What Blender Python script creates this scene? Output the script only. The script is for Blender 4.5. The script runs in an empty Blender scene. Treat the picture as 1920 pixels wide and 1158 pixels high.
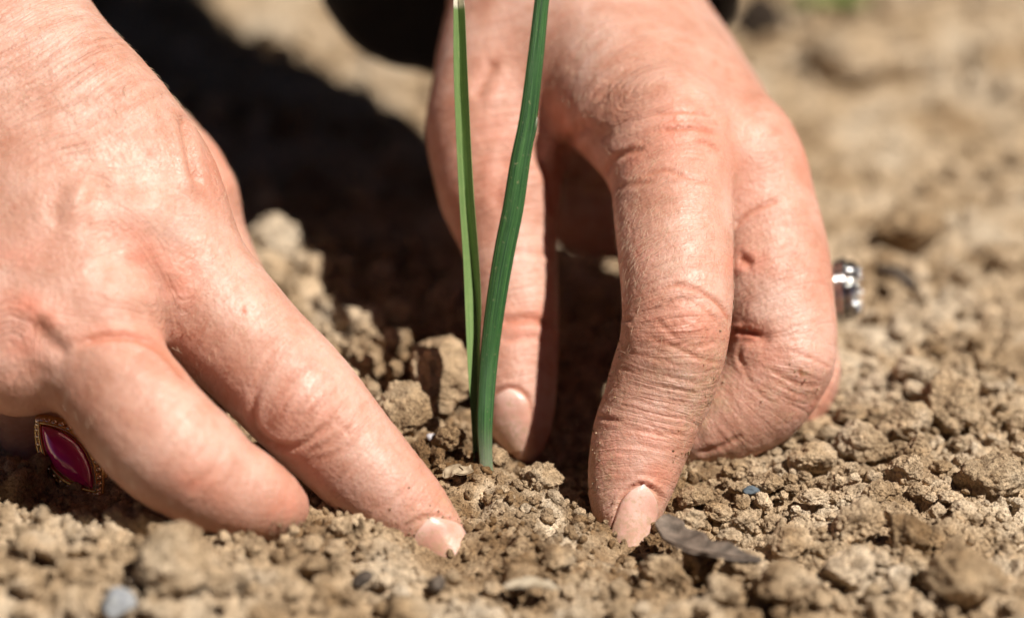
import bpy, bmesh, math, random
import numpy as np
from mathutils import Vector
from mathutils.bvhtree import BVHTree

# ------------------------------------------------------------------ camera, world, sun, exposure
SC = bpy.context.scene
COL = SC.collection
PITCH = math.radians(22.0)
H = 0.1866                      # camera height over the soil (m)
FPX = 5333.3                    # 100 mm lens on a 36 mm sensor, in units of 1/1920 of the frame width
cam_d = bpy.data.cameras.new("camera"); cam = bpy.data.objects.new("camera", cam_d); COL.objects.link(cam)
cam.location = (0, 0, H); cam.rotation_euler = (math.pi/2 - PITCH, 0, 0)
cam_d.lens = 100; cam_d.sensor_width = 36; cam_d.clip_start = 0.01; cam_d.clip_end = 1000
cam_d.dof.use_dof = True; cam_d.dof.focus_distance = 0.430; cam_d.dof.aperture_fstop = 7.6
SC.camera = cam
SUN = Vector((0.455, -0.325, 0.83)).normalized()      # direction towards the sun
w = bpy.data.worlds.new("World"); SC.world = w; w.use_nodes = True
nt = w.node_tree
sky = nt.nodes.new('ShaderNodeTexSky'); sky.sky_type = 'NISHITA'; sky.sun_disc = False
sky.altitude = 3000; sky.air_density = .15; sky.dust_density = .05
sky.sun_elevation = math.asin(SUN.z); sky.sun_rotation = math.atan2(SUN.x, SUN.y)
nt.links.new(sky.outputs[0], nt.nodes['Background'].inputs[0]); nt.nodes['Background'].inputs[1].default_value = 0.05
sd = bpy.data.lights.new("sun", 'SUN'); sd.energy = 5.0; sd.angle = math.radians(0.53); sd.color = (1.0, 0.94, 0.86)
so = bpy.data.objects.new("sun", sd); COL.objects.link(so)
so.rotation_euler = SUN.to_track_quat('Z', 'Y').to_euler(); so.location = SUN * 2
SC.view_settings.view_transform = 'Standard'; SC.view_settings.look = 'None'
SC.view_settings.exposure = 0.44; SC.view_settings.gamma = 1
rng = np.random.default_rng(7); random.seed(7)

# ------------------------------------------------------------------ helpers: pixels, noise
CP, SP = math.cos(PITCH), math.sin(PITCH)
def cc(px, py, d):              # camera-frame point in mm (right, up, depth)
    return np.array([(px-960)/FPX*d, -(py-579)/FPX*d, d], float)
def c2w(c):                     # camera frame mm -> world m
    c = np.asarray(c, float)
    x, u, d = c[..., 0], c[..., 1], c[..., 2]
    return np.stack([x, d*CP + u*SP, H*1000 - d*SP + u*CP], -1) / 1000
def W(px, py, d): return c2w(cc(px, py, d))
def w2c(x, y, z):               # world mm -> camera frame mm
    z = z-H*1000; return np.array([x, y*SP+z*CP, y*CP-z*SP])
def v2c(x, y, z): return np.array([x, y*SP+z*CP, y*CP-z*SP])

def _hash(ix, iy, iz, seed):
    h = (ix*374761393 + iy*668265263 + iz*2147483647*7 + seed*974711) & 0xffffffff
    h = ((h ^ (h >> 13)) * 1274126177) & 0xffffffff
    h = ((h ^ (h >> 16)) * 2246822519) & 0xffffffff
    return h ^ (h >> 15)
def vnoise(p, seed=0):          # gradient noise, about -1..1
    p = np.asarray(p, float); i = np.floor(p).astype(np.int64); f = p - i
    u = f*f*f*(f*(f*6-15)+10); out = 0
    for dx in (0, 1):
        for dy in (0, 1):
            for dz in (0, 1):
                h = _hash(i[..., 0]+dx, i[..., 1]+dy, i[..., 2]+dz, seed)
                g = np.stack([(h & 1023), ((h >> 10) & 1023), ((h >> 20) & 1023)], -1)/511.5 - 1
                d = f - np.array([dx, dy, dz])
                wgt = (u[..., 0] if dx else 1-u[..., 0])*(u[..., 1] if dy else 1-u[..., 1])*(u[..., 2] if dz else 1-u[..., 2])
                out = out + wgt*(g*d).sum(-1)
    return out*1.2
def fbm(p, octaves=4, seed=0, gain=.5):
    a, s, r = 1.0, 1.0, 0
    for o in range(octaves): r = r + a*vnoise(p*s, seed+o); s *= 2.03; a *= gain
    return r
def worley(p, seed=0):          # distance to nearest feature point and that cell's random value
    p = np.asarray(p, float); i = np.floor(p).astype(np.int64)
    best = np.full(p.shape[:-1], 9.0); val = np.zeros(p.shape[:-1])
    zr = (-1, 0, 1)
    for dx in (-1, 0, 1):
        for dy in (-1, 0, 1):
            for dz in zr:
                h = _hash(i[..., 0]+dx, i[..., 1]+dy, i[..., 2]+dz, seed)
                q = np.stack([(h & 1023), ((h >> 10) & 1023), ((h >> 20) & 1023)], -1)/1023.
                d = np.sqrt(((i + np.array([dx, dy, dz]) + q - p)**2).sum(-1))
                m = d < best
                best = np.where(m, d, best); val = np.where(m, ((h >> 5) & 1023)/1023., val)
    return best, val
def plates(p, seed=0):          # irregular lumps: broad tilted tops with crevices between them (2-D cells)
    p = np.asarray(p, float); i = np.floor(p).astype(np.int64)
    f1 = np.full(p.shape[:-1], 9.0); f2 = f1.copy(); val = np.zeros(p.shape[:-1]); tl = np.zeros(p.shape[:-1])
    for dx in (-1, 0, 1):
        for dy in (-1, 0, 1):
            h = _hash(i[..., 0]+dx, i[..., 1]+dy, np.zeros_like(i[..., 0]), seed)
            ox, oy = dx+(h & 1023)/1023.-(p[..., 0]-i[..., 0]), dy+((h >> 10) & 1023)/1023.-(p[..., 1]-i[..., 1])
            d = np.hypot(ox, oy); v = ((h >> 20) & 1023)/1023.; a = ((h >> 5) & 1023)/1023.*6.28
            t = (ox*np.cos(a)+oy*np.sin(a)); m = d < f1
            f2 = np.where(m, f1, np.minimum(f2, d)); f1 = np.where(m, d, f1); val = np.where(m, v, val); tl = np.where(m, t, tl)
    e = np.clip((f2-f1)*2.6, 0, 1)
    return val, tl, 1-(1-e)**2.2
def sstep(a, b, x):
    t = np.clip((x-a)/(b-a), 0, 1); return t*t*(3-2*t)

# ------------------------------------------------------------------ helpers: objects
def mesh_np(name, V, F, smooth=True):
    me = bpy.data.meshes.new(name)
    V = np.ascontiguousarray(V, np.float32); F = np.ascontiguousarray(F, np.int32)
    k = F.shape[1]
    me.vertices.add(len(V)); me.vertices.foreach_set('co', V.ravel())
    me.loops.add(F.size); me.loops.foreach_set('vertex_index', F.ravel())
    me.polygons.add(len(F)); me.polygons.foreach_set('loop_start', np.arange(0, F.size, k, dtype=np.int32))
    me.polygons.foreach_set('use_smooth', np.full(len(F), smooth))
    me.update(calc_edges=True); me.validate()
    return me
def link(name, me, mat=None, parent=None, loc=None):
    o = bpy.data.objects.new(name, me); COL.objects.link(o)
    if mat is not None: me.materials.append(mat)
    if parent is not None: o.parent = parent; o.location = -parent.location
    if loc is not None: o.location = loc
    return o
def tag(o, label=None, cat=None, group=None, kind=None):
    if label: o['label'] = label
    if cat: o['category'] = cat
    if group: o['group'] = group
    if kind: o['kind'] = kind
    return o
def empty(name, loc, label, cat, group=None):
    o = bpy.data.objects.new(name, None); COL.objects.link(o); o.location = loc
    o.empty_display_size = .01
    return tag(o, label, cat, group)
def vattr(me, name, vals):
    a = me.attributes.new(name, 'FLOAT', 'POINT'); a.data.foreach_set('value', np.ascontiguousarray(vals, np.float32))

# ------------------------------------------------------------------ node helpers
class NT:
    def __init__(s, name):
        s.m = bpy.data.materials.new(name); s.m.use_nodes = True; s.t = s.m.node_tree
        s.b = s.t.nodes['Principled BSDF']
    def n(s, typ, **kw):
        nd = s.t.nodes.new('ShaderNode'+typ)
        for k, v in kw.items():
            if k[0] == '_': nd.inputs[k[1:].replace('_', ' ')].default_value = v
            else: setattr(nd, k, v)
        return nd
    def l(s, a, b): s.t.links.new(a, b)
    def noise(s, vec, scale, detail=4, rough=.55, dist=0):
        n = s.n('TexNoise'); n.inputs['Scale'].default_value = scale; n.inputs['Detail'].default_value = detail
        n.inputs['Roughness'].default_value = rough; n.inputs['Distortion'].default_value = dist
        if vec is not None: s.l(vec, n.inputs['Vector'])
        return n.outputs['Fac']
    def ramp(s, fac, stops):
        r = s.n('ValToRGB'); cr = r.color_ramp
        while len(cr.elements) < len(stops): cr.elements.new(.5)
        for e, (p, c) in zip(cr.elements, stops):
            e.position = p; e.color = c if len(c) == 4 else (*c, 1)
        s.l(fac, r.inputs[0]); return r.outputs[0]
    def math(s, op, a, b=None, c=None, clamp=False):
        m = s.n('Math', operation=op, use_clamp=clamp)
        for i, v in enumerate((a, b, c)):
            if v is None: continue
            if isinstance(v, (int, float)): m.inputs[i].default_value = v
            else: s.l(v, m.inputs[i])
        return m.outputs[0]
    def mix(s, fac, a, b, typ='MIX'):
        m = s.n('Mix', data_type='RGBA', blend_type=typ)
        for inp, v in ((m.inputs[0], fac), (m.inputs[6], a), (m.inputs[7], b)):
            if isinstance(v, (int, float)): inp.default_value = v
            elif isinstance(v, tuple): inp.default_value = v if len(v) == 4 else (*v, 1)
            else: s.l(v, inp)
        return m.outputs[2]
    def bump(s, h, strength, dist, prev=None):
        b = s.n('Bump'); b.inputs['Strength'].default_value = strength; b.inputs['Distance'].default_value = dist
        s.l(h, b.inputs['Height'])
        if prev is not None: s.l(prev, b.inputs['Normal'])
        return b.outputs[0]
    def attr(s, name):
        a = s.n('Attribute'); a.attribute_name = name; return a.outputs['Fac']
    def pos(s): return s.n('NewGeometry').outputs['Position']

# soil: dry pale tan with browner damp patches, grains at several sizes
def soil_mat(name, tone=(1, 1, 1), damp=None):
    M = NT(name); P = M.pos()
    n1 = M.noise(P, 45, 5, .6); n2 = M.noise(P, 420, 4, .65); n3 = M.noise(P, 2600, 3, .7)
    big = M.ramp(n1, [(.36, (.38*tone[0], .25*tone[1], .135*tone[2])), (.5, (.66*tone[0], .49*tone[1], .315*tone[2])), (.66, (.80*tone[0], .66*tone[1], .49*tone[2]))])
    med = M.ramp(n2, [(.28, (.5, .46, .42)), (.5, (1, 1, 1)), (.75, (1.35, 1.33, 1.3))])
    c = M.mix(1.0, big, med, 'MULTIPLY')
    fine = M.ramp(n3, [(.3, (.55, .52, .5)), (.55, (1, 1, 1)), (.74, (1.3, 1.3, 1.3))])
    c = M.mix(.8, c, M.mix(1.0, c, fine, 'MULTIPLY'))
    if damp:
        c = M.mix(M.attr('damp'), c, M.mix(1.0, c, (.44, .35, .25), 'MULTIPLY'))
    inf = M.n('ObjectInfo')
    rv = M.ramp(inf.outputs['Random'], [(0, (.78, .74, .68)), (.5, (1, 1, 1)), (1, (1.2, 1.22, 1.25))])
    c = M.mix(1.0 if not damp else 0.0, c, rv, 'MULTIPLY') if not damp else c
    M.l(c, M.b.inputs['Base Color'])
    M.b.inputs['Roughness'].default_value = .93; M.b.inputs['Specular IOR Level'].default_value = .22
    v = M.n('TexVoronoi'); v.inputs['Scale'].default_value = 1500; M.l(P, v.inputs['Vector'])
    b = M.bump(n2, .8, .0018); b = M.bump(v.outputs['Distance'], -.0, .0003, b) if False else b
    b = M.bump(n3, 1.0, .0008, b); b = M.bump(M.math('SUBTRACT', 1.0, v.outputs['Distance']), .7, .0005, b)
    M.l(b, M.b.inputs['Normal'])
    return M.m
M_SOIL = soil_mat('soil', damp=True)
M_CLOD = soil_mat('clod soil')
M_CRUMB = soil_mat('crumb soil', damp=True)

def skin_mat():
    M = NT('skin'); P = M.pos()
    s = M.attr('along'); red = M.attr('red'); crease = M.attr('crease'); dirt = M.attr('dirt')
    n1 = M.noise(P, 70, 4, .6); n2 = M.noise(P, 330, 3, .6); n3 = M.noise(P, 1300, 2, .5)
    c = M.ramp(n1, [(.33, (.47, .225, .155)), (.5, (.55, .30, .225)), (.67, (.615, .39, .315))])
    sm = M.ramp(n2, [(.3, (.90, .80, .74)), (.5, (1, 1, 1)), (.72, (1.06, 1.08, 1.09))])
    c = M.mix(1.0, c, sm, 'MULTIPLY')
    c = M.mix(M.math('MULTIPLY', red, 1.0, clamp=True), c, (.66, .235, .155))
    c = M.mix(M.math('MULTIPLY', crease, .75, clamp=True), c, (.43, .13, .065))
    dn = M.noise(P, 1900, 3, .7)
    dm = M.math('MULTIPLY', dirt, M.math('MULTIPLY', M.math('SUBTRACT', dn, .42, clamp=True), 5.0, clamp=True), clamp=True)
    c = M.mix(M.math('MULTIPLY', dm, .6), c, (.33, .215, .12))
    cx = M.n('CombineXYZ'); M.l(M.math('MULTIPLY', s, 1.0), cx.inputs[0])
    sc = M.n('VectorMath', operation='SCALE'); M.l(P, sc.inputs[0]); sc.inputs['Scale'].default_value = 150
    ad = M.n('VectorMath', operation='ADD'); M.l(cx.outputs[0], ad.inputs[0]); M.l(sc.outputs[0], ad.inputs[1])
    wr = M.noise(ad.outputs[0], 1.0, 4, .62, .6)
    wrk = M.attr('wrinkle')
    tr = M.math('MULTIPLY', M.math('MULTIPLY', M.math('SUBTRACT', .50, wr, clamp=True), 4.5, clamp=True), M.math('MULTIPLY', wrk, .75), clamp=True)
    c = M.mix(tr, c, M.mix(1.0, c, (.80, .56, .47), 'MULTIPLY'))
    # dry dust caught on the skin
    d2 = M.noise(P, 380, 4, .7)
    dust = M.math('MULTIPLY', M.math('MULTIPLY', M.math('SUBTRACT', d2, .46, clamp=True), 6.0, clamp=True), M.math('MULTIPLY', dirt, .42), clamp=True)
    c = M.mix(dust, c, (.50, .37, .23))
    spots = M.ramp(M.noise(P, 560, 1, .5), [(.70, (0, 0, 0)), (.76, (1, 1, 1))])
    c = M.mix(M.math('MULTIPLY', spots, .35), c, (.40, .19, .12))
    M.l(c, M.b.inputs['Base Color'])
    M.b.inputs['Subsurface Weight'].default_value = .28
    M.b.inputs['Subsurface Radius'].default_value = (1.0, .34, .17)
    M.b.inputs['Subsurface Scale'].default_value = .0020
    M.l(M.ramp(n2, [(.3, (.58, .58, .58)), (.7, (.42, .42, .42))]), M.b.inputs['Roughness'])
    M.b.inputs['Specular IOR Level'].default_value = .5
    # fine wrinkles run across the limb: noise squeezed along the distance from the wrist
    b = M.bump(M.math('MULTIPLY', wr, wrk), .9, .0009)
    v = M.n('TexVoronoi', feature='DISTANCE_TO_EDGE'); v.inputs['Scale'].default_value = 1150; M.l(P, v.inputs['Vector'])
    b = M.bump(M.math('MINIMUM', v.outputs['Distance'], .10), .4, .0005, b)
    b = M.bump(n3, .35, .0005, b)
    M.l(b, M.b.inputs['Normal'])
    return M.m
M_SKIN = skin_mat()

def simple(name, col, rough=.5, metal=0, **kw):
    M = NT(name); M.b.inputs['Base Color'].default_value = (*col, 1)
    M.b.inputs['Roughness'].default_value = rough; M.b.inputs['Metallic'].default_value = metal
    for k, v in kw.items(): M.b.inputs[k.replace('_', ' ')].default_value = v
    return M
def nail_mat():
    M = simple('fingernail', (.70, .42, .33), .36); P = M.pos()
    n = M.noise(P, 260, 3, .5)
    M.l(M.ramp(n, [(.35, (.60, .33, .26)), (.7, (.74, .50, .43))]), M.b.inputs['Base Color'])
    t_ = M.attr('tipward'); dn = M.noise(P, 1300, 4, .7)
    grime = M.math('MULTIPLY', M.math('MULTIPLY', M.math('SUBTRACT', M.math('ADD', dn, M.math('MULTIPLY', t_, .22)), .56, clamp=True), 6.0, clamp=True), .6, clamp=True)
    base = M.mix(M.math('MULTIPLY', M.math('SUBTRACT', .3, t_, clamp=True), 1.2), M.ramp(n, [(.35, (.55, .29, .22)), (.7, (.70, .45, .375))]), (.80, .60, .53))
    M.l(M.mix(grime, base, (.42, .29, .17)), M.b.inputs['Base Color'])
    M.b.inputs['Subsurface Weight'].default_value = .25; M.b.inputs['Subsurface Scale'].default_value = .0015
    M.b.inputs['Subsurface Radius'].default_value = (1, .4, .25)
    M.l(M.bump(M.noise(P, 900, 3, .6), .25, .0004), M.b.inputs['Normal'])
    return M.m
M_NAIL = nail_mat()

# ------------------------------------------------------------------ implicit surfaces
def catmull(st, step=2.0):
    st = np.array([[*cc(a[0], a[1], a[2]), a[3]*a[2]/FPX] for a in st], float)
    if len(st) == 2: st = np.array([st[0], (st[0]+st[1])/2, st[1]])
    P = np.vstack([2*st[0]-st[1], st, 2*st[-1]-st[-2]]); out = []
    for i in range(1, len(P)-2):
        n = max(2, int(np.linalg.norm(P[i+1, :3]-P[i, :3])/step)+1)
        for t in np.linspace(0, 1, n, endpoint=False):
            a, b, c, d = P[i-1], P[i], P[i+1], P[i+2]
            out.append(.5*((2*b)+(-a+c)*t+(2*a-5*b+4*c-d)*t*t+(-a+3*b-3*c+d)*t**3))
    out.append(P[-2]); return np.array(out)
class Field:
    def __init__(s, lo, hi, h):
        s.lo = np.array(lo, float); s.h = h; s.n = (np.ceil((np.array(hi)-s.lo)/h)).astype(int)+1
        s.ax = [s.lo[i]+h*np.arange(s.n[i]) for i in range(3)]
    def blank(s): return np.full(s.n, 20., np.float32)
    def sl(s, lo, hi):
        a = np.clip(np.floor((lo-s.lo)/s.h).astype(int), 0, s.n); b = np.clip(np.ceil((hi-s.lo)/s.h).astype(int)+1, 0, s.n)
        return tuple(slice(a[i], b[i]) for i in range(3))
    def tube(s, pts, pad=9, flat=1.0):
        f = s.blank()
        for i in range(len(pts)-1):
            a, b = pts[i], pts[i+1]; r = max(a[3], b[3])+pad
            S = s.sl(np.minimum(a[:3], b[:3])-r, np.maximum(a[:3], b[:3])+r)
            if any(q.stop <= q.start for q in S): continue
            X = s.ax[0][S[0]][:, None, None]-a[0]; Y = s.ax[1][S[1]][None, :, None]-a[1]; Z = s.ax[2][S[2]][None, None, :]-a[2]
            d = b[:3]-a[:3]; L = (d*d).sum()+1e-9
            t = np.clip((X*d[0]+Y*d[1]+Z*d[2])/L, 0, 1)
            q = np.sqrt((X-t*d[0])**2+(Y-t*d[1])**2+((Z-t*d[2])/flat)**2)-(a[3]+t*(b[3]-a[3]))
            f[S] = np.minimum(f[S], q.astype(np.float32))
        return f
def smin(a, b, k):
    h = np.maximum(k-np.abs(a-b), 0)/k
    return np.minimum(a, b)-h*h*k*.25
def surface_nets(F, lo, h):
    F = F.copy(); F[0] = F[-1] = 3; F[:, 0] = F[:, -1] = 3; F[:, :, 0] = F[:, :, -1] = 3
    I = F < 0
    n = F.shape; c = np.zeros((n[0]-1, n[1]-1, n[2]-1), np.int8)
    for dx in (0, 1):
        for dy in (0, 1):
            for dz in (0, 1): c += I[dx:n[0]-1+dx, dy:n[1]-1+dy, dz:n[2]-1+dz]
    act = (c > 0) & (c < 8); idx = np.argwhere(act)
    ids = np.full(act.shape, -1, np.int32); ids[act] = np.arange(len(idx))
    S = np.zeros((len(idx), 3)); N = np.zeros(len(idx))
    for ax in range(3):
        o = [a for a in range(3) if a != ax]
        for u in (0, 1):
            for v in (0, 1):
                p = idx.copy(); p[:, o[0]] += u; p[:, o[1]] += v; q = p.copy(); q[:, ax] += 1
                fa = F[tuple(p.T)]; fb = F[tuple(q.T)]; m = (fa < 0) != (fb < 0)
                t = np.where(m, fa/np.where(m, fa-fb, 1), 0); pt = p.astype(float); pt[:, ax] += t
                S += pt*m[:, None]; N += m
    V = S/N[:, None]*h+np.array(lo)
    Q = []
    for ax in range(3):
        a = [slice(1, -1)]*3; a[ax] = slice(0, -1); b = list(a); b[ax] = slice(1, None)
        A = I[tuple(a)]; B = I[tuple(b)]; m = A != B
        e = np.argwhere(m); off = np.ones(3, int); off[ax] = 0; e = e+off
        fl = A[m]; o1, o2 = (ax+1) % 3, (ax+2) % 3
        def g(u, v):
            p = e.copy(); p[:, o1] -= u; p[:, o2] -= v; return ids[tuple(p.T)]
        q = np.stack([g(0, 0), g(1, 0), g(1, 1), g(0, 1)], 1)
        q[~fl] = q[~fl][:, ::-1]; Q.append(q)
    return V, np.vstack(Q)
def edges_of(Q): return np.vstack([Q[:, [0, 1]], Q[:, [1, 2]], Q[:, [2, 3]], Q[:, [3, 0]]])
def nbr_mean(E, X):
    n = len(X); X2 = X.reshape(n, -1); out = np.zeros_like(X2); cnt = np.bincount(E[:, 0], minlength=n)+np.bincount(E[:, 1], minlength=n)
    for k in range(X2.shape[1]):
        out[:, k] = np.bincount(E[:, 0], X2[E[:, 1], k], n)+np.bincount(E[:, 1], X2[E[:, 0], k], n)
    return (out/np.maximum(cnt, 1)[:, None]).reshape(X.shape)
def normals(V, Q):
    fn = np.cross(V[Q[:, 2]]-V[Q[:, 0]], V[Q[:, 3]]-V[Q[:, 1]]); N = np.zeros_like(V)
    for k in range(4):
        for j in range(3): N[:, j] += np.bincount(Q[:, k], fn[:, j], len(V))
    return N/np.maximum(np.linalg.norm(N, axis=1), 1e-9)[:, None]
def poly_dist(px, py, pts):     # distance and parameter along a smooth polyline in picture units
    pts = np.array(pts, float)
    if len(pts) > 2:            # densify
        P = np.vstack([2*pts[0]-pts[1], pts, 2*pts[-1]-pts[-2]]); o = []
        for i in range(1, len(P)-2):
            for t in np.linspace(0, 1, 6, endpoint=False):
                a, b, c, d = P[i-1], P[i], P[i+1], P[i+2]
                o.append(.5*((2*b)+(-a+c)*t+(2*a-5*b+4*c-d)*t*t+(-a+3*b-3*c+d)*t**3))
        o.append(P[-2]); pts = np.array(o)
    best = np.full(px.shape, 1e9); par = np.zeros(px.shape); side = np.zeros(px.shape); n = len(pts)-1
    for i in range(n):
        d = pts[i+1]-pts[i]; L = (d*d).sum()+1e-9
        t = np.clip(((px-pts[i, 0])*d[0]+(py-pts[i, 1])*d[1])/L, 0, 1)
        qx = px-pts[i, 0]-t*d[0]; qy = py-pts[i, 1]-t*d[1]; q = np.hypot(qx, qy)
        m = q < best; best = np.where(m, q, best); par = np.where(m, (i+t)/n, par)
        side = np.where(m, np.sign(qx*d[1]-qy*d[0]), side)
    return best, par, side

def build_hand(lo, hi, h, palm, fingers, creases, pads, reds, dirts, kp=7, kf=4, wr_zones=()):
    """palm: tubes blended softly; fingers: dict name -> (stations, k to palm, start distance)."""
    F = Field(lo, hi, h); pf = F.blank(); tubes = []
    for st, s0, flat in palm:
        t = catmull(st); tubes.append((t, s0)); pf = smin(pf, F.tube(t, flat=flat), kp)
    tot = pf.copy()
    for st, k, s0 in fingers:
        t = catmull(st); tubes.append((t, s0)); f = F.tube(t, pad=5)
        tot = smin(tot, smin(f, pf, k), .7)
        del f
    V, Q = surface_nets(tot, F.lo, h); del tot, pf
    E = edges_of(Q)
    for _ in range(3): V = V+.55*(nbr_mean(E, V)-V); V = V-.5*(nbr_mean(E, V)-V)
    N = normals(V, Q)
    # distance from the wrist along the limb, blended between tubes
    num = np.zeros(len(V)); den = np.zeros(len(V))
    for t, s0 in tubes:
        L = np.concatenate([[0], np.cumsum(np.linalg.norm(np.diff(t[:, :3], axis=0), axis=1))])
        bd = np.full(len(V), 1e9); bs = np.zeros(len(V))
        for i in range(len(t)-1):
            d = t[i+1, :3]-t[i, :3]; l2 = (d*d).sum()+1e-9; q = V-t[i, :3]
            tt = np.clip(q@d/l2, 0, 1); dd = np.linalg.norm(q-tt[:, None]*d, axis=1)-(t[i, 3]+tt*(t[i+1, 3]-t[i, 3]))
            m = dd < bd; bd[m] = dd[m]; bs[m] = L[i]+tt[m]*math.sqrt(l2)
        wgt = np.exp(-np.abs(bd)/1.2)+1e-9; num += wgt*(bs+s0); den += wgt
    along = num/den
    for _ in range(6): along = nbr_mean(E, along)
    # picture-space position of each vertex: where the traced folds and pads lie on the skin
    px = 960+V[:, 0]/V[:, 2]*FPX; py = 579-V[:, 1]/V[:, 2]*FPX
    view = -V/np.linalg.norm(V, axis=1)[:, None]; front = sstep(.02, .25, (N*view).sum(1))
    near = np.ones(len(V))
    # keep only the nearest sheet: crude depth buffer
    B = 6; gx = ((px+900)/B).astype(int); gy = ((py+900)/B).astype(int); key = gx*2000+gy
    zmin = np.full(key.max()+1, 1e9); np.minimum.at(zmin, key, V[:, 2])
    near = np.exp(-np.maximum(V[:, 2]-zmin[key]-3.5, 0)/1.0)
    fr = front*near
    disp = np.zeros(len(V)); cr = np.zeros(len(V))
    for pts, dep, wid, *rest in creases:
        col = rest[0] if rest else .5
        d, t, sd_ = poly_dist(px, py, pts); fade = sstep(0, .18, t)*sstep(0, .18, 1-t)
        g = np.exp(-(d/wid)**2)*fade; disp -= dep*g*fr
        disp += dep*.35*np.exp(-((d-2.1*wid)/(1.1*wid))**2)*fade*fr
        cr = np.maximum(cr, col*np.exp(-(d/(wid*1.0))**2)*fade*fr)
    for (x, y, rx, ry, ang, hgt) in pads:
        a = math.radians(ang); u = (px-x)*math.cos(a)+(py-y)*math.sin(a); v = -(px-x)*math.sin(a)+(py-y)*math.cos(a)
        disp += hgt*np.exp(-(u/rx)**2-(v/ry)**2)*fr
    # soft skin unevenness
    disp += .10*fbm(V/5.0, 3, 11)+.04*fbm(V/1.6, 2, 21)
    red = np.zeros(len(V)); dirt = np.zeros(len(V))+.12
    for (x, y, rx, ry, ang, a_) in reds:
        a = math.radians(ang); u = (px-x)*math.cos(a)+(py-y)*math.sin(a); v = -(px-x)*math.sin(a)+(py-y)*math.cos(a)
        red = np.maximum(red, a_*np.exp(-(u/rx)**2-(v/ry)**2))
    red = red*(.75+.5*fbm(V/3.0, 3, 5)); red = np.clip(red, 0, 1)
    for (x, y, rx, ry, ang, a_) in dirts:
        a = math.radians(ang); u = (px-x)*math.cos(a)+(py-y)*math.sin(a); v = -(px-x)*math.sin(a)+(py-y)*math.cos(a)
        dirt = np.maximum(dirt, a_*np.exp(-(u/rx)**2-(v/ry)**2))
    wr = np.full(len(V), .32)
    for (x, y, rx, ry, ang, a_) in wr_zones:
        a = math.radians(ang); u = (px-x)*math.cos(a)+(py-y)*math.sin(a); v = -(px-x)*math.sin(a)+(py-y)*math.cos(a)
        wr = np.maximum(wr, a_*np.exp(-(u/rx)**2-(v/ry)**2))
    V = V+N*disp[:, None]
    return dict(V=V, Q=Q, along=along, red=red, crease=cr, dirt=dirt, wrinkle=wr)

# ------------------------------------------------------------------ ground height (mm) as a function of x, y (mm)
CTRL = [(-120, 978, 398), (0, 978, 400), (150, 985, 402), (300, 1003, 402), (400, 1012, 402), (500, 1018, 404), (600, 1003, 408), (700, 1020, 411),
        (330, 1100, 388), (100, 1150, 385), (850, 1080, 407), (780, 1070, 408), (910, 1065, 412), (880, 1010, 422), (910, 885, 436), (1000, 895, 436), (1040, 935, 432), (1180, 1062, 417), (1140, 1085, 411), (1235, 1000, 425), (1240, 1040, 420), (985, 852, 455), (1050, 850, 456), (940, 850, 446), (1110, 960, 433),
        (1290, 888, 437), (1560, 795, 457), (1480, 815, 455), (1400, 840, 448), (980, 1000, 421), (900, 1100, 402), (1300, 1120, 400), (60, 940, 422), (400, 940, 424),
        (760, 760, 447), (860, 800, 446), (620, 560, 490), (500, 480, 505), (840, 640, 478), (700, 660, 462), (1500, 1000, 420), (1850, 900, 436), (1300, 1000, 424), (1240, 950, 430)]
cw = np.array([W(*c)*1000 for c in CTRL])
DIMPLE = [(*(W(px, py, d)[:2]*1000), dz, s_) for px, py, d, dz, s_ in ((1185, 1035, 421, 2.3, 4.5), (860, 1050, 414, 2.6, 4.5), (800, 1040, 414, 1.6, 4), (925, 895, 434, -1.7, 5), (1268, 1000, 424, -1.4, 2.5), (1100, 1005, 422, -1.4, 3), (740, 1050, 412, -1.0, 2.5), (900, 1030, 418, -1.5, 3), (1030, 880, 450, 4, 6), (1110, 930, 440, 4, 5))]
def base_h(x, y):
    den = .28*np.ones_like(x); num = np.zeros_like(x)
    for cx, cy, cz in cw:
        k = np.exp(-(((x-cx)**2+(y-cy)**2)/(2*8.5**2))); num += k*cz; den += k
    z = num/den
    for cx, cy, dz, s_ in DIMPLE: z = z-dz*np.exp(-(((x-cx)**2+(y-cy)**2)/(2*s_**2)))
    return z
def ground_h(x, y, fine=True):
    p = np.stack([x, y, np.zeros_like(x)], -1)
    far = sstep(60, 200, np.hypot(x, y-400))
    z = base_h(x, y)+1.7*fbm(p/26., 3, 3)+far*4.5*fbm(p/60., 3, 9)
    if fine:
        calm = (1.0-.6*sstep(80, 220, y-400))*(1-.6*sstep(.0, .45, fbm(p/20.+5, 2, 17)))
        for cx, cy, dz, s_ in DIMPLE: calm = calm-.6*np.exp(-(((x-cx)**2+(y-cy)**2)/(2*s_**2)))
        calm = np.clip(calm, .25, 1)
        w1 = np.stack([fbm(p/5., 3, 31), fbm(p/5., 3, 41), 0*x], -1); w2_ = np.stack([fbm(p/1.3, 2, 33), fbm(p/1.3, 2, 43), 0*x], -1)
        for sc, am, sd_, wa in ((11, 3.2, 51, 1.6), (5.2, 2.0, 61, 1.1), (2.4, 1.1, 71, .6), (1.25, .6, 81, .3)):
            v, t, e = plates((p+w1*wa+w2_*.35)/sc+7.3*sd_, sd_)
            z = z+calm*(am*((v**1.6)*.9+t*.55-.1)*e-am*.30)
        z = z+.22*fbm(p/.9, 3, 91)-1.6*np.maximum(fbm(p/8., 3, 95)-.3, 0)*2
    return z
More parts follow.
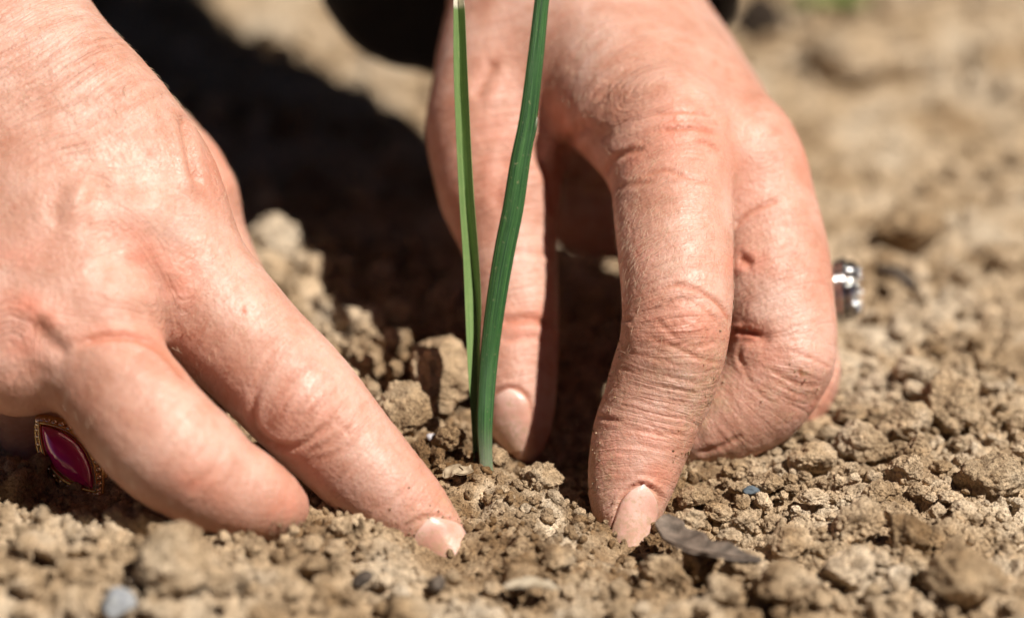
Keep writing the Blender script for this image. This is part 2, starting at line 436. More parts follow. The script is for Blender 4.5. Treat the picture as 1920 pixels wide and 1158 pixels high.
def gp(px, py):                 # soil point (m) seen at a picture position
    d = 437.0
    for _ in range(25):
        p = W(px, py, d)*1000; zz = float(ground_h(np.array([p[0]]), np.array([p[1]]), False)[0])
        d += (p[2]-zz)/((SP+(py-579)/FPX*CP))*.7
    p = W(px, py, d)*1000; p[2] = zz
    return p/1000, d
def grade(a, b, step, far, g):
    c = list(np.arange(a, b, step)); s = step; x = c[-1]
    while x < far: s = min(s*g, 1e9); x += s; c.append(x)
    return c
xs = grade(0, 92, .36, 90000, 1.03); xs = np.array([-v for v in xs[:0:-1]]+xs)
yf = grade(346, 462, .36, 90000, 1.012); yn = grade(0, 1, .36, 90000, 1.06)
ys = np.array([346-v for v in yn[:0:-1]]+yf)
GX, GY = np.meshgrid(xs, ys, indexing='ij')
GZ = np.zeros_like(GX); m = (np.abs(GX) < 1500) & (np.abs(GY-400) < 2500)
GZ[m] = ground_h(GX[m], GY[m]); m2 = ~m
GZ[m2] = 12*fbm(np.stack([GX[m2]/1500, GY[m2]/1500, 0*GX[m2]], -1), 3, 3)
i, j = np.meshgrid(np.arange(len(xs)-1), np.arange(len(ys)-1), indexing='ij'); k = (i*len(ys)+j).ravel()
me = mesh_np('ground', np.stack([GX, GY, GZ], -1).reshape(-1, 3)/1000, np.stack([k, k+len(ys), k+len(ys)+1, k+1], 1))
def dampness(x, y):             # freshly turned, moister soil round the seedling and between the hands
    d = 0
    for (px, py, r) in ((940, 960, 9), (850, 870, 8), (990, 880, 7), (1150, 1060, 9), (1270, 880, 6), (830, 700, 8), (1060, 1010, 9), (1620, 830, 5), (560, 990, 6), (800, 790, 7), (1230, 1000, 5)):
        q = gp(px, py)[0]*1000; d = np.maximum(d, np.exp(-((x-q[0])**2+((y-q[1])*.8)**2)/(2*r*r)))
    return np.clip(d*1.15, 0, 1)
dm = dampness(GX.ravel(), GY.ravel())*sstep(-.6, .5, fbm(np.stack([GX.ravel()/5, GY.ravel()/5, 0*GX.ravel()], -1), 3, 77))
vattr(me, 'damp', dm)
tag(link('ground', me, M_SOIL), kind='structure', label='dry tan garden soil with crumbs and small hollows')

# ------------------------------------------------------------------ hands
left = build_hand(
    cc(-330, 1090, 480)*[1, 1, 0]+[-8, 0, 376], cc(930, -190, 470)*[1, 1, 0]+[0, 4, 492], .5,
    palm=[
        ([(-60, -140, 452, 150), (-10, 0, 446, 150), (70, 120, 438, 146), (180, 245, 432, 148), (262, 360, 430, 146), (280, 450, 430, 140)], 0, 1),
        ([(-190, -80, 450, 170), (-90, 100, 440, 170), (20, 270, 431, 160), (110, 440, 424, 150), (170, 580, 420, 132)], 0, 1),
        ([(-300, 0, 450, 170), (-200, 200, 441, 170), (-90, 400, 430, 155), (-10, 560, 422, 135), (40, 660, 419, 115)], 0, 1),
        ([(-360, 60, 455, 160), (-280, 300, 448, 160), (-180, 500, 438, 140), (-100, 640, 430, 120)], 0, 1),
        ([(20, 60, 462, 120), (170, 200, 464, 112), (290, 300, 464, 100), (352, 372, 462, 88)], 0, 1),
        ([(-100, 200, 470, 160), (60, 420, 468, 150), (200, 560, 462, 110)], 0, 1)],
    fingers=[
        ([(262, 400, 430, 138), (330, 500, 429, 128), (400, 580, 428, 121), (475, 658, 426, 115), (560, 745, 424, 112), (640, 832, 424, 101), (708, 905, 424, 92), (770, 960, 424, 76), (812, 1002, 423, 58), (840, 1040, 421, 36)], 5, 42),
        ([(150, 620, 420, 120), (215, 715, 415, 116), (290, 810, 411, 117), (350, 862, 411, 112), (400, 900, 412, 100), (455, 925, 413, 88), (498, 942, 414, 72), (530, 950, 416, 50)], 4, 52),
        ([(30, 650, 434, 100), (60, 740, 442, 90), (105, 850, 446, 86), (165, 930, 446, 80), (225, 1000, 445, 70)], 3, 55),
        ([(-110, 630, 442, 105), (-80, 730, 452, 90), (-30, 850, 458, 80), (40, 950, 458, 68)], 3, 50),
        ([(330, 350, 463, 92), (375, 430, 462, 80), (430, 560, 458, 82), (500, 680, 454, 80), (590, 800, 450, 78), (680, 900, 446, 66), (730, 950, 444, 48)], 4, 45)],
    creases=[
        ([(130, 652), (190, 633), (245, 632), (295, 653), (330, 690), (352, 720)], .7, 7, 1),
        ([(338, 208), (352, 262), (362, 318), (378, 352)], .8, 8, .3),
        ([(540, 655), (498, 705), (474, 762), (478, 805), (515, 833), (560, 835), (602, 806), (640, 780)], .42, 6, .5),
        ([(520, 650), (487, 700), (462, 748)], .28, 5, .45), ([(580, 690), (545, 715), (520, 750)], .16, 5, .4),
        ([(505, 742), (545, 700), (590, 690), (620, 706)], .13, 5, .4), ([(600, 740), (580, 770), (550, 782)], .12, 5, .35),
        ([(630, 790), (660, 812), (690, 800)], .14, 5, .35), ([(560, 850), (620, 830), (668, 790)], .15, 5, .35),
        ([(570, 870), (640, 845), (690, 800)], .10, 5, .25), ([(700, 960), (735, 935), (775, 912)], .10, 5, .25),
        ([(60, 590), (95, 640), (130, 665)], .5, 16, .5), ([(118, 335), (100, 385), (108, 425)], .2, 14, .15),
        ([(230, 480), (290, 512), (330, 560)], .35, 16, .2), ([(455, 580), (462, 583)], 0, 7, 2), ([(20, 385), (26, 388)], 0, 5, 1), ([(752, 1010), (770, 982), (815, 968), (852, 985), (870, 1020)], .4, 5, .5), ([(340, 930), (380, 895), (420, 870)], .12, 8, .25)],
    pads=[(148, 368, 22, 46, 20, 1.1), (272, 405, 60, 52, 0, 1.3), (222, 330, 26, 40, 30, .25), (80, 590, 42, 30, 40, .8), (560, 745, 62, 56, 45, .55), (240, 690, 90, 34, 20, .5),
          (380, 880, 60, 50, 40, .25), (120, 440, 50, 60, 0, -.5), (330, 470, 30, 60, -40, -.3), (200, 470, 38, 50, 0, -.7)],
    reds=[(245, 370, 42, 40, 0, .5), (265, 470, 70, 34, 35, .8), (330, 520, 60, 40, 50, .7), (60, 575, 70, 40, 30, .8), (40, 470, 50, 40, 0, .5), (210, 630, 120, 20, 0, .5), (570, 740, 80, 70, 0, .35),
          (800, 930, 70, 40, 45, .55), (370, 900, 60, 40, 30, .5), (170, 230, 60, 20, 0, .15), (560, 960, 50, 60, 0, .45), (200, 122, 24, 7, 20, .7), (405, 320, 30, 60, 0, .5), (30, 640, 60, 60, 0, .5)],
    dirts=[(835, 960, 50, 70, 45, .9), (540, 990, 90, 30, -10, .6), (250, 940, 80, 30, 40, .4)],
    wr_zones=[(120, 150, 260, 190, 40, 1.0), (330, 230, 60, 120, -30, .9), (560, 740, 90, 90, 0, .9), (330, 590, 160, 60, 45, .7), (30, 620, 90, 60, 0, .6)])
right = build_hand(
    cc(760, 880, 500)*[1, 1, 0]+[-2, -16, 405], cc(1620, -190, 500)*[1, 1, 0]+[0, 0, 506], .42,
    palm=[
        ([(1010, -170, 492, 150), (1060, -20, 482, 150), (1110, 100, 472, 138), (1185, 195, 460, 128), (1248, 275, 452, 118)], 0, 1),
        ([(1060, -170, 496, 160), (1120, -20, 488, 145), (1200, 90, 478, 128), (1305, 200, 466, 116), (1385, 310, 458, 110)], 0, 1),
        ([(1090, -120, 500, 130), (1180, 20, 494, 120), (1300, 170, 484, 110), (1400, 330, 478, 100)], 0, 1),
        ([(960, -170, 490, 122), (962, 0, 482, 118), (944, 130, 476, 124), (928, 250, 472, 118), (934, 350, 468, 104)], 0, 1),
        ([(1080, 300, 490, 90), (1105, 385, 488, 86), (1220, 395, 486, 86), (1300, 410, 482, 80)], 0, 1),
        ([(985, 150, 480, 80), (1050, 230, 480, 62), (1120, 275, 476, 60)], 0, 1)],
    fingers=[
        ([(1248, 250, 452, 116), (1258, 330, 447, 114), (1263, 410, 442, 111), (1268, 500, 437, 107), (1270, 570, 434, 104), (1264, 640, 433, 101), (1244, 710, 434, 101), (1224, 765, 434, 96), (1205, 815, 434, 94), (1190, 870, 433, 87), (1180, 920, 432, 77), (1176, 965, 430, 61), (1178, 1005, 428, 42), (1182, 1040, 426, 24)], 4, 42),
        ([(1385, 290, 459, 108), (1412, 380, 457, 116), (1436, 480, 454, 118), (1452, 570, 451, 113), (1464, 650, 449, 104), (1430, 730, 449, 100), (1362, 785, 449, 88), (1300, 812, 450, 74), (1240, 830, 454, 55)], 4, 45),
        ([(1420, 330, 478, 86), (1462, 440, 476, 78), (1488, 560, 472, 72), (1498, 650, 467, 72), (1503, 715, 463, 69), (1475, 768, 462, 56), (1400, 810, 464, 45)], 3, 45),
        ([(1380, 350, 492, 76), (1410, 480, 490, 64), (1430, 600, 488, 60), (1440, 690, 484, 58), (1400, 760, 480, 46), (1350, 800, 480, 38)], 3, 45),
        ([(928, 240, 472, 114), (938, 350, 468, 100), (952, 440, 465, 91), (962, 530, 462, 84), (966, 610, 460, 82), (965, 690, 458, 81), (970, 760, 456, 70), (979, 805, 455, 52), (986, 838, 454, 32)], 5, 40)],
    creases=[
        ([(1122, 352), (1146, 305), (1176, 286), (1212, 278)], .4, 6, .7), ([(1222, 216), (1280, 212), (1338, 222)], .16, 4, .8), ([(1228, 249), (1290, 243), (1352, 255)], .2, 4, .9),
        ([(1296, 268), (1325, 272), (1352, 286)], .16, 4, .7), ([(1240, 230), (1300, 228), (1360, 238)], .1, 3.5, .4), ([(1195, 337), (1244, 319), (1292, 334), (1345, 348)], .2, 4.5, .7),
        ([(1150, 355), (1190, 345), (1230, 342)], .16, 5, .5), ([(1120, 225), (1075, 255), (1052, 300), (1046, 365)], .7, 14, .4), ([(1012, 245), (1015, 295), (1034, 342), (1044, 420)], 1.1, 11, .6),
        ([(1150, 235), (1105, 275), (1088, 320), (1080, 370)], .5, 12, .3), ([(930, 112), (908, 150), (888, 190)], .45, 12, .3),
        ([(960, 270), (940, 330), (930, 400)], .3, 12, .3),
        ([(1232, 546), (1268, 534), (1312, 546), (1350, 574), (1370, 612)], .26, 4.2, 1), ([(1240, 575), (1280, 562), (1322, 582), (1356, 618)], .15, 3.6, .6), ([(1228, 594), (1250, 618), (1280, 640)], .17, 4, .6),
        ([(1205, 630), (1262, 648), (1312, 672), (1362, 682)], .2, 4, .8), ([(1262, 640), (1310, 650), (1350, 634)], .12, 3.5, .5), ([(1290, 590), (1318, 612), (1322, 640), (1296, 654)], .1, 3.5, .4),
        ([(1140, 588), (1166, 598), (1190, 602)], .25, 4, .5), ([(1170, 660), (1230, 672), (1300, 694)], .1, 3.5, .4), ([(1150, 690), (1220, 700), (1330, 722)], .12, 3.5, .4),
        ([(1200, 722), (1260, 728), (1325, 744)], .12, 3.2, .5), ([(1190, 745), (1250, 752), (1315, 762)], .12, 3.2, .5), ([(1180, 768), (1240, 778), (1305, 785)], .12, 3.2, .4),
        ([(1108, 776), (1136, 784), (1170, 790)], .25, 4, .5), ([(1175, 798), (1230, 812), (1292, 815)], .14, 3.5, .5), ([(1190, 825), (1240, 842), (1284, 842)], .12, 3.5, .4), ([(1205, 780), (1225, 800), (1240, 830)], .08, 3.5, .3),
        ([(1366, 436), (1398, 405), (1436, 382), (1466, 373)], .35, 4.5, .8), ([(1384, 486), (1396, 489), (1412, 500)], .5, 9, .9), ([(1366, 620), (1392, 621), (1428, 628)], .9, 4, 1.1), ([(1386, 620), (1405, 626), (1450, 640)], .5, 16, .4),
        ([(1496, 698), (1504, 696)], .1, 6, 3), ([(1478, 656), (1520, 672), (1556, 690)], .14, 3.5, .6), ([(1440, 690), (1490, 716), (1530, 722)], .16, 4, .7), ([(1452, 712), (1490, 736), (1515, 742)], .14, 3.5, .6), ([(1470, 680), (1500, 700), (1545, 712)], .1, 3, .5),
        ([(1380, 660), (1410, 720), (1450, 760)], .12, 4, .3), ([(1300, 850), (1350, 838), (1400, 812)], .25, 5, .6), ([(1390, 640), (1386, 668), (1400, 690)], .2, 5, .4),
        ([(1146, 1012), (1160, 955), (1176, 922), (1205, 908), (1236, 926), (1238, 960)], .4, 4.5, .7), ([(1170, 912), (1205, 900), (1240, 918)], -.25, 4, .0), ([(930, 604), (985, 598), (1040, 606)], .5, 7, .9), ([(918, 800), (925, 745), (957, 728), (988, 745), (994, 800)], .4, 5, .5), ([(935, 640), (985, 632), (1035, 640)], .2, 6, .5), ([(930, 470), (985, 474), (1042, 476)], .15, 6, .4)],
    pads=[(1460, 500, 60, 70, 0, .25), (1290, 605, 40, 36, 0, .6), (1290, 235, 70, 60, 10, .5), (1400, 225, 60, 45, 40, .4), (1528, 690, 44, 40, 30, 1.0), (1160, 420, 20, 50, 0, .3), (1010, 560, 30, 25, 0, .3), (1440, 240, 44, 40, 0, .3), (1180, 620, 22, 26, 0, .3)],
    reds=[(1290, 600, 90, 50, 20, .55), (1290, 250, 90, 70, 0, .7), (1380, 290, 50, 120, 0, .4), (1392, 492, 40, 24, 0, 1), (1400, 625, 46, 22, 0, 1), (1470, 690, 90, 50, 20, .4), (985, 610, 60, 40, 0, .7),
          (1240, 810, 70, 40, 0, .5), (1150, 840, 50, 60, 0, .45), (1180, 300, 50, 40, 0, .5), (1540, 560, 30, 120, 0, .5), (1230, 890, 40, 30, 0, .5), (1540, 750, 50, 40, 0, .6), (1060, 220, 60, 60, 0, .4), (1520, 300, 50, 60, 0, .5),
          (1195, 490, 40, 90, 0, .4), (940, 300, 60, 140, 0, .4)],
    dirts=[(1330, 740, 60, 110, 25, 1.0), (1150, 700, 40, 180, 5, .6), (1130, 900, 40, 110, 0, .9), (1480, 740, 90, 60, 0, .6), (1350, 850, 100, 30, -20, .9), (1500, 697, 9, 6, 0, 3), (1210, 985, 60, 60, 0, 1), (1290, 700, 90, 60, 0, .7)],
    wr_zones=[(1100, 120, 190, 130, 40, 1.0), (1270, 240, 120, 80, 0, .9), (1270, 610, 110, 80, 0, .6), (1250, 760, 110, 90, 0, .62), (1470, 740, 110, 70, 0, .55), (960, 300, 90, 250, 0, .7), (970, 600, 70, 90, 0, .6), (1080, 250, 80, 80, 0, 1.0)])

# forearms and upper arms at a coarser step, inside the sleeves
def shoulder(sx): return sx
def coarse(paths, h, lo, hi):
    F = Field(lo, hi, h); f = F.blank()
    for p in paths: f = smin(f, F.tube(np.array(p, float), pad=9), 8)
    return surface_nets(f, F.lo, h)
wl = cc(-190, -110, 455); wr_ = cc(1052, -150, 495)
EL = w2c(-165, 540, 300); ER = w2c(48, 520, 300); SH = w2c(-70, 720, 520)
SL = w2c(-230, 690, 510); SR = w2c(95, 690, 510)
armL = [[*wl, 17], [*(wl*.5+EL*.5), 28], [*EL, 33], [*(EL*.5+SL*.5), 36], [*SL, 42]]
armR = [[*wr_, 16], [*(wr_*.5+ER*.5), 27], [*ER, 33], [*(ER*.5+SR*.5), 36], [*SR, 42]]
yoke = [[*SL, 48], [*SH, 60], [*SR, 48]]
Va, Qa = coarse([armL, armR, yoke], 3.5, (-340, 20, 380), (220, 720, 800))
A = [left, right, dict(V=Va, Q=Qa, **{k: np.full(len(Va), v) for k, v in (('along', 0), ('red', 0), ('crease', 0), ('dirt', 0), ('wrinkle', .3))})]
off = 0; Vs = []; Qs = []
for a in A: Vs.append(c2w(a['V'])); Qs.append(a['Q']+off); off += len(a['V'])
person = empty('person', W(900, -700, 600)*[1, 1, 0], 'person in a dark jacket, two bare ringed hands pressing soil round a green seedling', 'person')
VV, QQ = np.vstack(Vs), np.vstack(Qs)
body_me = mesh_np('body', VV, QQ)
for k in ('along', 'red', 'crease', 'dirt', 'wrinkle'): vattr(body_me, k, np.concatenate([a[k] for a in A]))
body = link('body', body_me, M_SKIN, person)
bvhs = [BVHTree.FromPolygons([Vector(v) for v in c2w(a['V'])*1000], a['Q'].tolist()) for a in A[:2]]
def hit(px, py, which):
    o = Vector((0, 0, H*1000)); d = (Vector(W(px, py, 430)*1000)-o).normalized()
    r = bvhs[which].ray_cast(o, d); return r
def fingernail(which, base, tip, hw, label=None, lift=.36, seg=28):
    base, tip = np.array(base, float), np.array(tip, float); ax = tip-base; L = np.hypot(*ax); sd_ = np.array([-ax[1], ax[0]])/L
    rows = []
    for v in np.linspace(0, 1, seg):
        w_ = hw*min(1, math.sqrt(max(0, 1-((.42-v)/.42)**2)) if v < .42 else 1)*(1-.35*(max(0, v-.45)/.55)**1.6)
        c = base+ax*v; hc = hit(c[0], c[1], which)
        row = []
        for u in np.linspace(-1, 1, 19):
            q = c+sd_*u*w_; r = hit(q[0], q[1], which)
            if r[0] is None or (hc[0] is not None and abs(r[0].y-hc[0].y) > 7):
                p = Vector(W(q[0], q[1], 432)*1000)
                if hc[0] is not None: p = Vector(W(q[0], q[1], 1)*1000); o = Vector((0, 0, H*1000)); dd = (p-o).normalized(); p = o+dd*((hc[0]-o).length+5)
                r = bvhs[which].find_nearest(p)
            row.append((np.array(r[0]), np.array(r[1])))
        rows.append(row)
    P = np.array([[r[0] for r in row] for row in rows]); N = np.array([[r[1] for r in row] for row in rows])
    for _ in range(6):
        for A_ in (P, N): A_[1:-1] = .5*A_[1:-1]+.25*(A_[:-2]+A_[2:]); A_[:, 1:-1] = .5*A_[:, 1:-1]+.25*(A_[:, :-2]+A_[:, 2:])
    N /= np.linalg.norm(N, axis=2)[:, :, None]
    u = np.linspace(-1, 1, 19)[None, :]; v = np.linspace(0, 1, seg)[:, None]
    o = lift*(1-np.abs(u)**4)*sstep(-.02, .14, v)-.10+.18*sstep(.85, 1, v)
    T = P+N*o[:, :, None]; Bt = P-N*.6; n = P.shape[0]*19
    V = np.vstack([T.reshape(-1, 3), Bt.reshape(-1, 3)])/1000; Q = []
    for a in range(seg-1):
        for b in range(18):
            i0 = a*19+b; Q.append((i0, i0+1, i0+20, i0+19)); Q.append((n+i0, n+i0+19, n+i0+20, n+i0+1))
    for b in range(18): i0 = b; Q.append((i0, n+i0, n+i0+1, i0+1)); i0 = (seg-1)*19+b; Q.append((i0, i0+1, n+i0+1, n+i0))
    for a in range(seg-1): i0 = a*19; Q.append((i0, i0+19, n+i0+19, n+i0)); i0 = a*19+18; Q.append((i0, n+i0, n+i0+19, i0+19))
    nm = mesh_np('fingernail', V, np.array(Q)); vattr(nm, 'tipward', np.tile(np.repeat(np.linspace(0, 1, seg), 19), 2))
    o = link('fingernail', nm, M_NAIL)
    o.parent = body
    o.matrix_parent_inverse.identity(); o.location = (0, 0, 0)
    o.location = -(person.location+body.location)
    if label: tag(o, label)
    return o
fingernail(0, (807, 973), (842, 1070), 48)
fingernail(1, (1206, 912), (1170, 1044), 37)
fingernail(1, (957, 733), (955, 845), 36)
body_off = body.location.copy()

def merge(lst):
    V = []; Q = []; o = 0
    for v, q in lst: V.append(v); Q.append(np.array(q)+o); o += len(v)
    return np.vstack(V), np.vstack(Q)
# short pale hairs on the backs of the fingers and hands
def hairs(hand, zones, n, seedn):
    r = np.random.default_rng(seedn); V, Q = hand['V'], hand['Q']; E = edges_of(Q); N = normals(V, Q); al = hand['along']; G = np.zeros_like(V)
    dV = V[E[:, 1]]-V[E[:, 0]]; g = dV*(al[E[:, 1]]-al[E[:, 0]])[:, None]
    for j in range(3): G[:, j] = np.bincount(E[:, 0], g[:, j], len(V))+np.bincount(E[:, 1], g[:, j], len(V))
    px = 960+V[:, 0]/V[:, 2]*FPX; py = 579-V[:, 1]/V[:, 2]*FPX; wz = np.zeros(len(V))
    for x, y, rx, ry, a_ in zones: wz = np.maximum(wz, a_*np.exp(-((px-x)/rx)**2-((py-y)/ry)**2))
    wz *= (N[:, 2] < .1); ix = r.choice(len(V), n, p=wz/wz.sum()); P = V[ix]; Nn = N[ix]; T = G[ix]; T /= np.linalg.norm(T, axis=1)[:, None]+1e-9
    B_ = np.cross(Nn, T); a = r.normal(0, .45, n)+.35; D = T*np.cos(a)[:, None]+B_*np.sin(a)[:, None]; L = r.uniform(.7, 2.0, n)[:, None]; wd = .017
    S_ = np.cross(D, Nn); S_ /= np.linalg.norm(S_, axis=1)[:, None]; rows = []
    for k, t in enumerate((0, .35, .7, 1)):
        c = P+D*L*t+Nn*(.02+.28*math.sin(t*2.2))*L*.55+B_*(t*t*.2)*L; ww = wd*(1-.8*t); rows += [c-S_*ww, c+S_*ww, c+Nn*ww*1.2]
    V2 = np.stack(rows, 1).reshape(-1, 3); b = (np.arange(n)*12)[:, None]; q = []
    for k in range(3):
        o = k*3
        for u, v_ in ((0, 1), (1, 2), (2, 0)): q.append(np.stack([b[:, 0]+o+u, b[:, 0]+o+v_, b[:, 0]+o+3+v_, b[:, 0]+o+3+u], 1))
    return V2, np.vstack(q)
h1 = hairs(right, [(1260, 450, 110, 110, 1), (1280, 300, 100, 60, .7), (1450, 520, 90, 130, .5), (1100, 120, 160, 120, .3), (1240, 700, 90, 80, .35), (1450, 720, 80, 60, .4)], 3600, 3)
h2 = hairs(left, [(180, 200, 200, 180, 1), (400, 560, 120, 90, .5), (250, 760, 100, 80, .4)], 2400, 4)
Vh, Qh = merge([h1, h2])
hm = simple('pale hair', (.75, .60, .42), .35); hm.b.inputs['Specular IOR Level'].default_value = .7
hr = tag(link('body_hair', mesh_np('body_hair', c2w(Vh), Qh), hm.m, person), kind='stuff')

# ------------------------------------------------------------------ jacket (sleeves and shoulders)
def cloth_mat():
    M = simple('dark jacket cloth', (.010, .011, .014), .9); P = M.pos()
    M.b.inputs['Sheen Weight'].default_value = .1
    wv = M.noise(P, 900, 3, .6); M.l(M.bump(wv, .5, .0005, M.bump(M.noise(P, 60, 3), .6, .004)), M.b.inputs['Normal'])
    return M.m
M_CLOTH = cloth_mat()
def loft(rings, thick=1.2):     # rings: (centre, half width vector, half depth vector) camera frame mm
    n = 72; R = []
    for c, a, b in rings:
        t = np.linspace(0, 2*np.pi, n, endpoint=False)[:, None]
        R.append(np.array(c)+np.cos(t)*np.array(a)+np.sin(t)*np.array(b))
    R = np.array(R)
    R = R+1.6*np.stack([fbm(R/22., 3, s) for s in (1, 2, 3)], -1)
    ctr = R.mean(1, keepdims=True); inn = ctr+(R-ctr)*(1-thick*2/np.linalg.norm(R-ctr, axis=2)[:, :, None])
    m = len(R); V = np.vstack([R.reshape(-1, 3), inn.reshape(-1, 3)]); Q = []
    for i in range(m-1):
        for j in range(n):
            a, b = i*n+j, i*n+(j+1) % n; Q.append((a, b, b+n, a+n)); Q.append((m*n+a, m*n+a+n, m*n+b+n, m*n+b))
    for j in range(n): a, b = j, (j+1) % n; Q.append((a, m*n+a, m*n+b, b))
    return V, np.array(Q)
def lerp_rings(keys, per=14):
    out = []
    for (c0, a0, b0), (c1, a1, b1) in zip(keys[:-1], keys[1:]):
        for t in np.linspace(0, 1, per, endpoint=False):
            out.append([np.array(p)*(1-t)+np.array(q)*t for p, q in ((c0, c1), (a0, a1), (b0, b1))])
    out.append([np.array(q) for q in keys[-1]]); return out
cR = cc(968, -66, 502); cL = cc(-190, -260, 470)
def rg(c, rx, ry): return (np.array(c), v2c(rx, 0, 0), v2c(0, ry, 0))
def up(c, t, e, dx=0, dy=0): return np.array(c)*(1-t)+np.array(e)*t+v2c(dx, dy, 0)
cR = cc(992, -8, 502)
keysR = [(cR, np.array([37., -1, 0]), np.array([0, -15., 34])), (up(cR, .1, ER), np.array([36., 0, 0]), np.array([0, -8., 36])), rg(up(cR, .22, ER), 36, 37), rg(up(cR, .5, ER, 0, 3), 40, 40), rg(up(cR, 1, ER), 47, 46), rg(up(ER, .5, SR), 54, 50), rg(SR, 62, 56)]
keysL = [rg(cL, 34, 34), rg(up(cL, .5, EL), 40, 40), rg(EL, 47, 46), rg(up(EL, .5, SL), 54, 50), rg(SL, 62, 56)]
keysR0 = [(cR, (31, 2, 2), (0, -15, 34)), (cR*.75+ER*.25+[0, 6, 0], (34, 2, 0), (0, -16, 34)), (cR*.4+ER*.6, (40, 0, 0), (0, -22, 38)), (ER+[0, 8, 6], (46, 0, 0), (0, -34, 34)), (ER*.45+SR*.55, (52, 0, 0), (0, -38, 36)), (SR, (58, 0, 0), (0, -50, 45))]
keysL0 = [(cL, (30, 12, 2), (-5, -15, 32)), (cL*.7+EL*.3, (34, 12, 0), (0, -16, 34)), (EL+[0, 8, 6], (44, 0, 0), (0, -30, 36)), (EL*.45+SL*.55, (52, 0, 0), (0, -38, 36)), (SL, (58, 0, 0), (0, -50, 45))]
V1, Q1 = loft(lerp_rings(keysR)); V2, Q2 = loft(lerp_rings(keysL))
HP = w2c(-70, 1060, 330)  # torso down to the hips, out of view, enlarged to block sky light
V3, Q3 = coarse([[[*SL, 66], [*(SH+v2c(0, 15, 10)), 85], [*SR, 66]], [[*(SH+v2c(-60, 20, -10)), 90], [*(HP+v2c(-50, 0, 0)), 110]], [[*(SH+v2c(60, 20, -10)), 90], [*(HP+v2c(50, 0, 0)), 110]]], 7, (-420, 300, 480), (300, 900, 1250))
Vj = np.vstack([V1, V2, V3]); Qj = np.vstack([Q1, Q2+len(V1), Q3+len(V1)+len(V2)])
link('jacket', mesh_np('jacket', c2w(Vj), Qj), M_CLOTH, person)
legs = []  # thighs and knees out of view, added to block low sky light from behind
for sx in (-1, 1):
    hip = w2c(-70+95*sx, 1080, 270); kn = w2c(-70+170*sx, 790, 78); an = w2c(-70+150*sx, 1180, 60)
    legs += [[[*hip, 105], [*kn, 74]], [[*kn, 72], [*an, 52]]]
V4, Q4 = coarse(legs, 7, (-440, 60, 650), (320, 650, 1300))
link('unseen_trousers', mesh_np('unseen_trousers', c2w(V4), Q4), M_CLOTH, person)

# ------------------------------------------------------------------ seedling
def leaf_mat(name, c1, c2, trans=.25, rough=.38):
    M = simple(name, c1, rough); P = M.pos(); a = M.attr('across')
    st = M.noise(M.n('CombineXYZ').outputs[0], 1, 1)
    cx = M.n('CombineXYZ'); M.l(M.math('MULTIPLY', a, 9.0), cx.inputs[0]); M.l(M.math('MULTIPLY', M.attr('alongleaf'), .03), cx.inputs[1])
    st = M.noise(cx.outputs[0], 1.6, 3, .6)
    c = M.ramp(st, [(.38, c1), (.52, tuple((x+y)/2 for x, y in zip(c1, c2))), (.66, c2)])
    c = M.mix(M.attr('dry'), c, (.72, .68, .55))
    bl = M.noise(P, 700, 4, .65); c = M.mix(M.math('MULTIPLY', M.math('SUBTRACT', bl, .5, clamp=True), 1.6, clamp=True), c, M.mix(1.0, c, (1.7, 1.35, 1.5), 'MULTIPLY'))
    sp = M.math('MULTIPLY', M.math('SUBTRACT', M.noise(P, 1700, 2, .5), .66, clamp=True), 8.0, clamp=True); c = M.mix(M.math('MULTIPLY', sp, .5), c, (.35, .30, .17))
    M.l(c, M.b.inputs['Base Color'])
    M.l(M.bump(st, .6, .0003, M.bump(M.noise(P, 2500, 2), .15, .0002)), M.b.inputs['Normal'])
    M.b.inputs['Subsurface Weight'].default_value = trans; M.b.inputs['Subsurface Radius'].default_value = (.4, 1, .15); M.b.inputs['Subsurface Scale'].default_value = .0015
    return M.m
M_LEAF1 = leaf_mat('round leaf green', (.007, .042, .012), (.065, .175, .045))
M_LEAF2 = leaf_mat('split leaf green', (.12, .21, .06), (.24, .34, .13), .0, .45)
def sweep(st, prof, closed=True, n=150):
    """st: (px, py, depth, half width px, twist deg); prof(s in 0..1) -> (m, 2) section in units of the half width"""
    st = np.array(st, float); t = np.linspace(0, len(st)-1, n); S = []
    P = np.vstack([2*st[0]-st[1], st, 2*st[-1]-st[-2]])
    for q in t:
        i = min(int(q), len(st)-2)+1; f = q-(i-1); a, b, c, d = P[i-1], P[i], P[i+1], P[i+2]
        S.append(.5*((2*b)+(-a+c)*f+(2*a-5*b+4*c-d)*f*f+(-a+3*b-3*c+d)*f**3))
    S = np.array(S); C = np.array([cc(*s[:3]) for s in S]); T = np.gradient(C, axis=0); T /= np.linalg.norm(T, axis=1)[:, None]
    V = []; ac = []; al = []
    L = np.concatenate([[0], np.cumsum(np.linalg.norm(np.diff(C, axis=0), axis=1))])
    for k in range(n):
        vd = np.array([0, 0, 1.]); X = np.cross(T[k], vd); X /= np.linalg.norm(X); Y = np.cross(X, T[k]); Y *= np.sign(Y[2])
        if X[0] < 0: X = -X
        a = math.radians(S[k, 4]); X, Y = X*math.cos(a)+Y*math.sin(a), -X*math.sin(a)+Y*math.cos(a)
        r = S[k, 3]*S[k, 2]/FPX; pr = prof(k/(n-1))
        V.append(C[k]+r*(pr[:, :1]*X+pr[:, 1:2]*Y)); ac.append(np.arange(len(pr))/len(pr)*6); al.append(np.full(len(pr), L[k]))
    m = len(V[0]); V = np.vstack(V); Q = []
    for i in range(n-1):
        for j in range(m if closed else m-1):
            a, b = i*m+j, i*m+(j+1) % m; Q.append((a, b, b+m, a+m))
    return V, np.array(Q), np.concatenate(ac), np.concatenate(al)
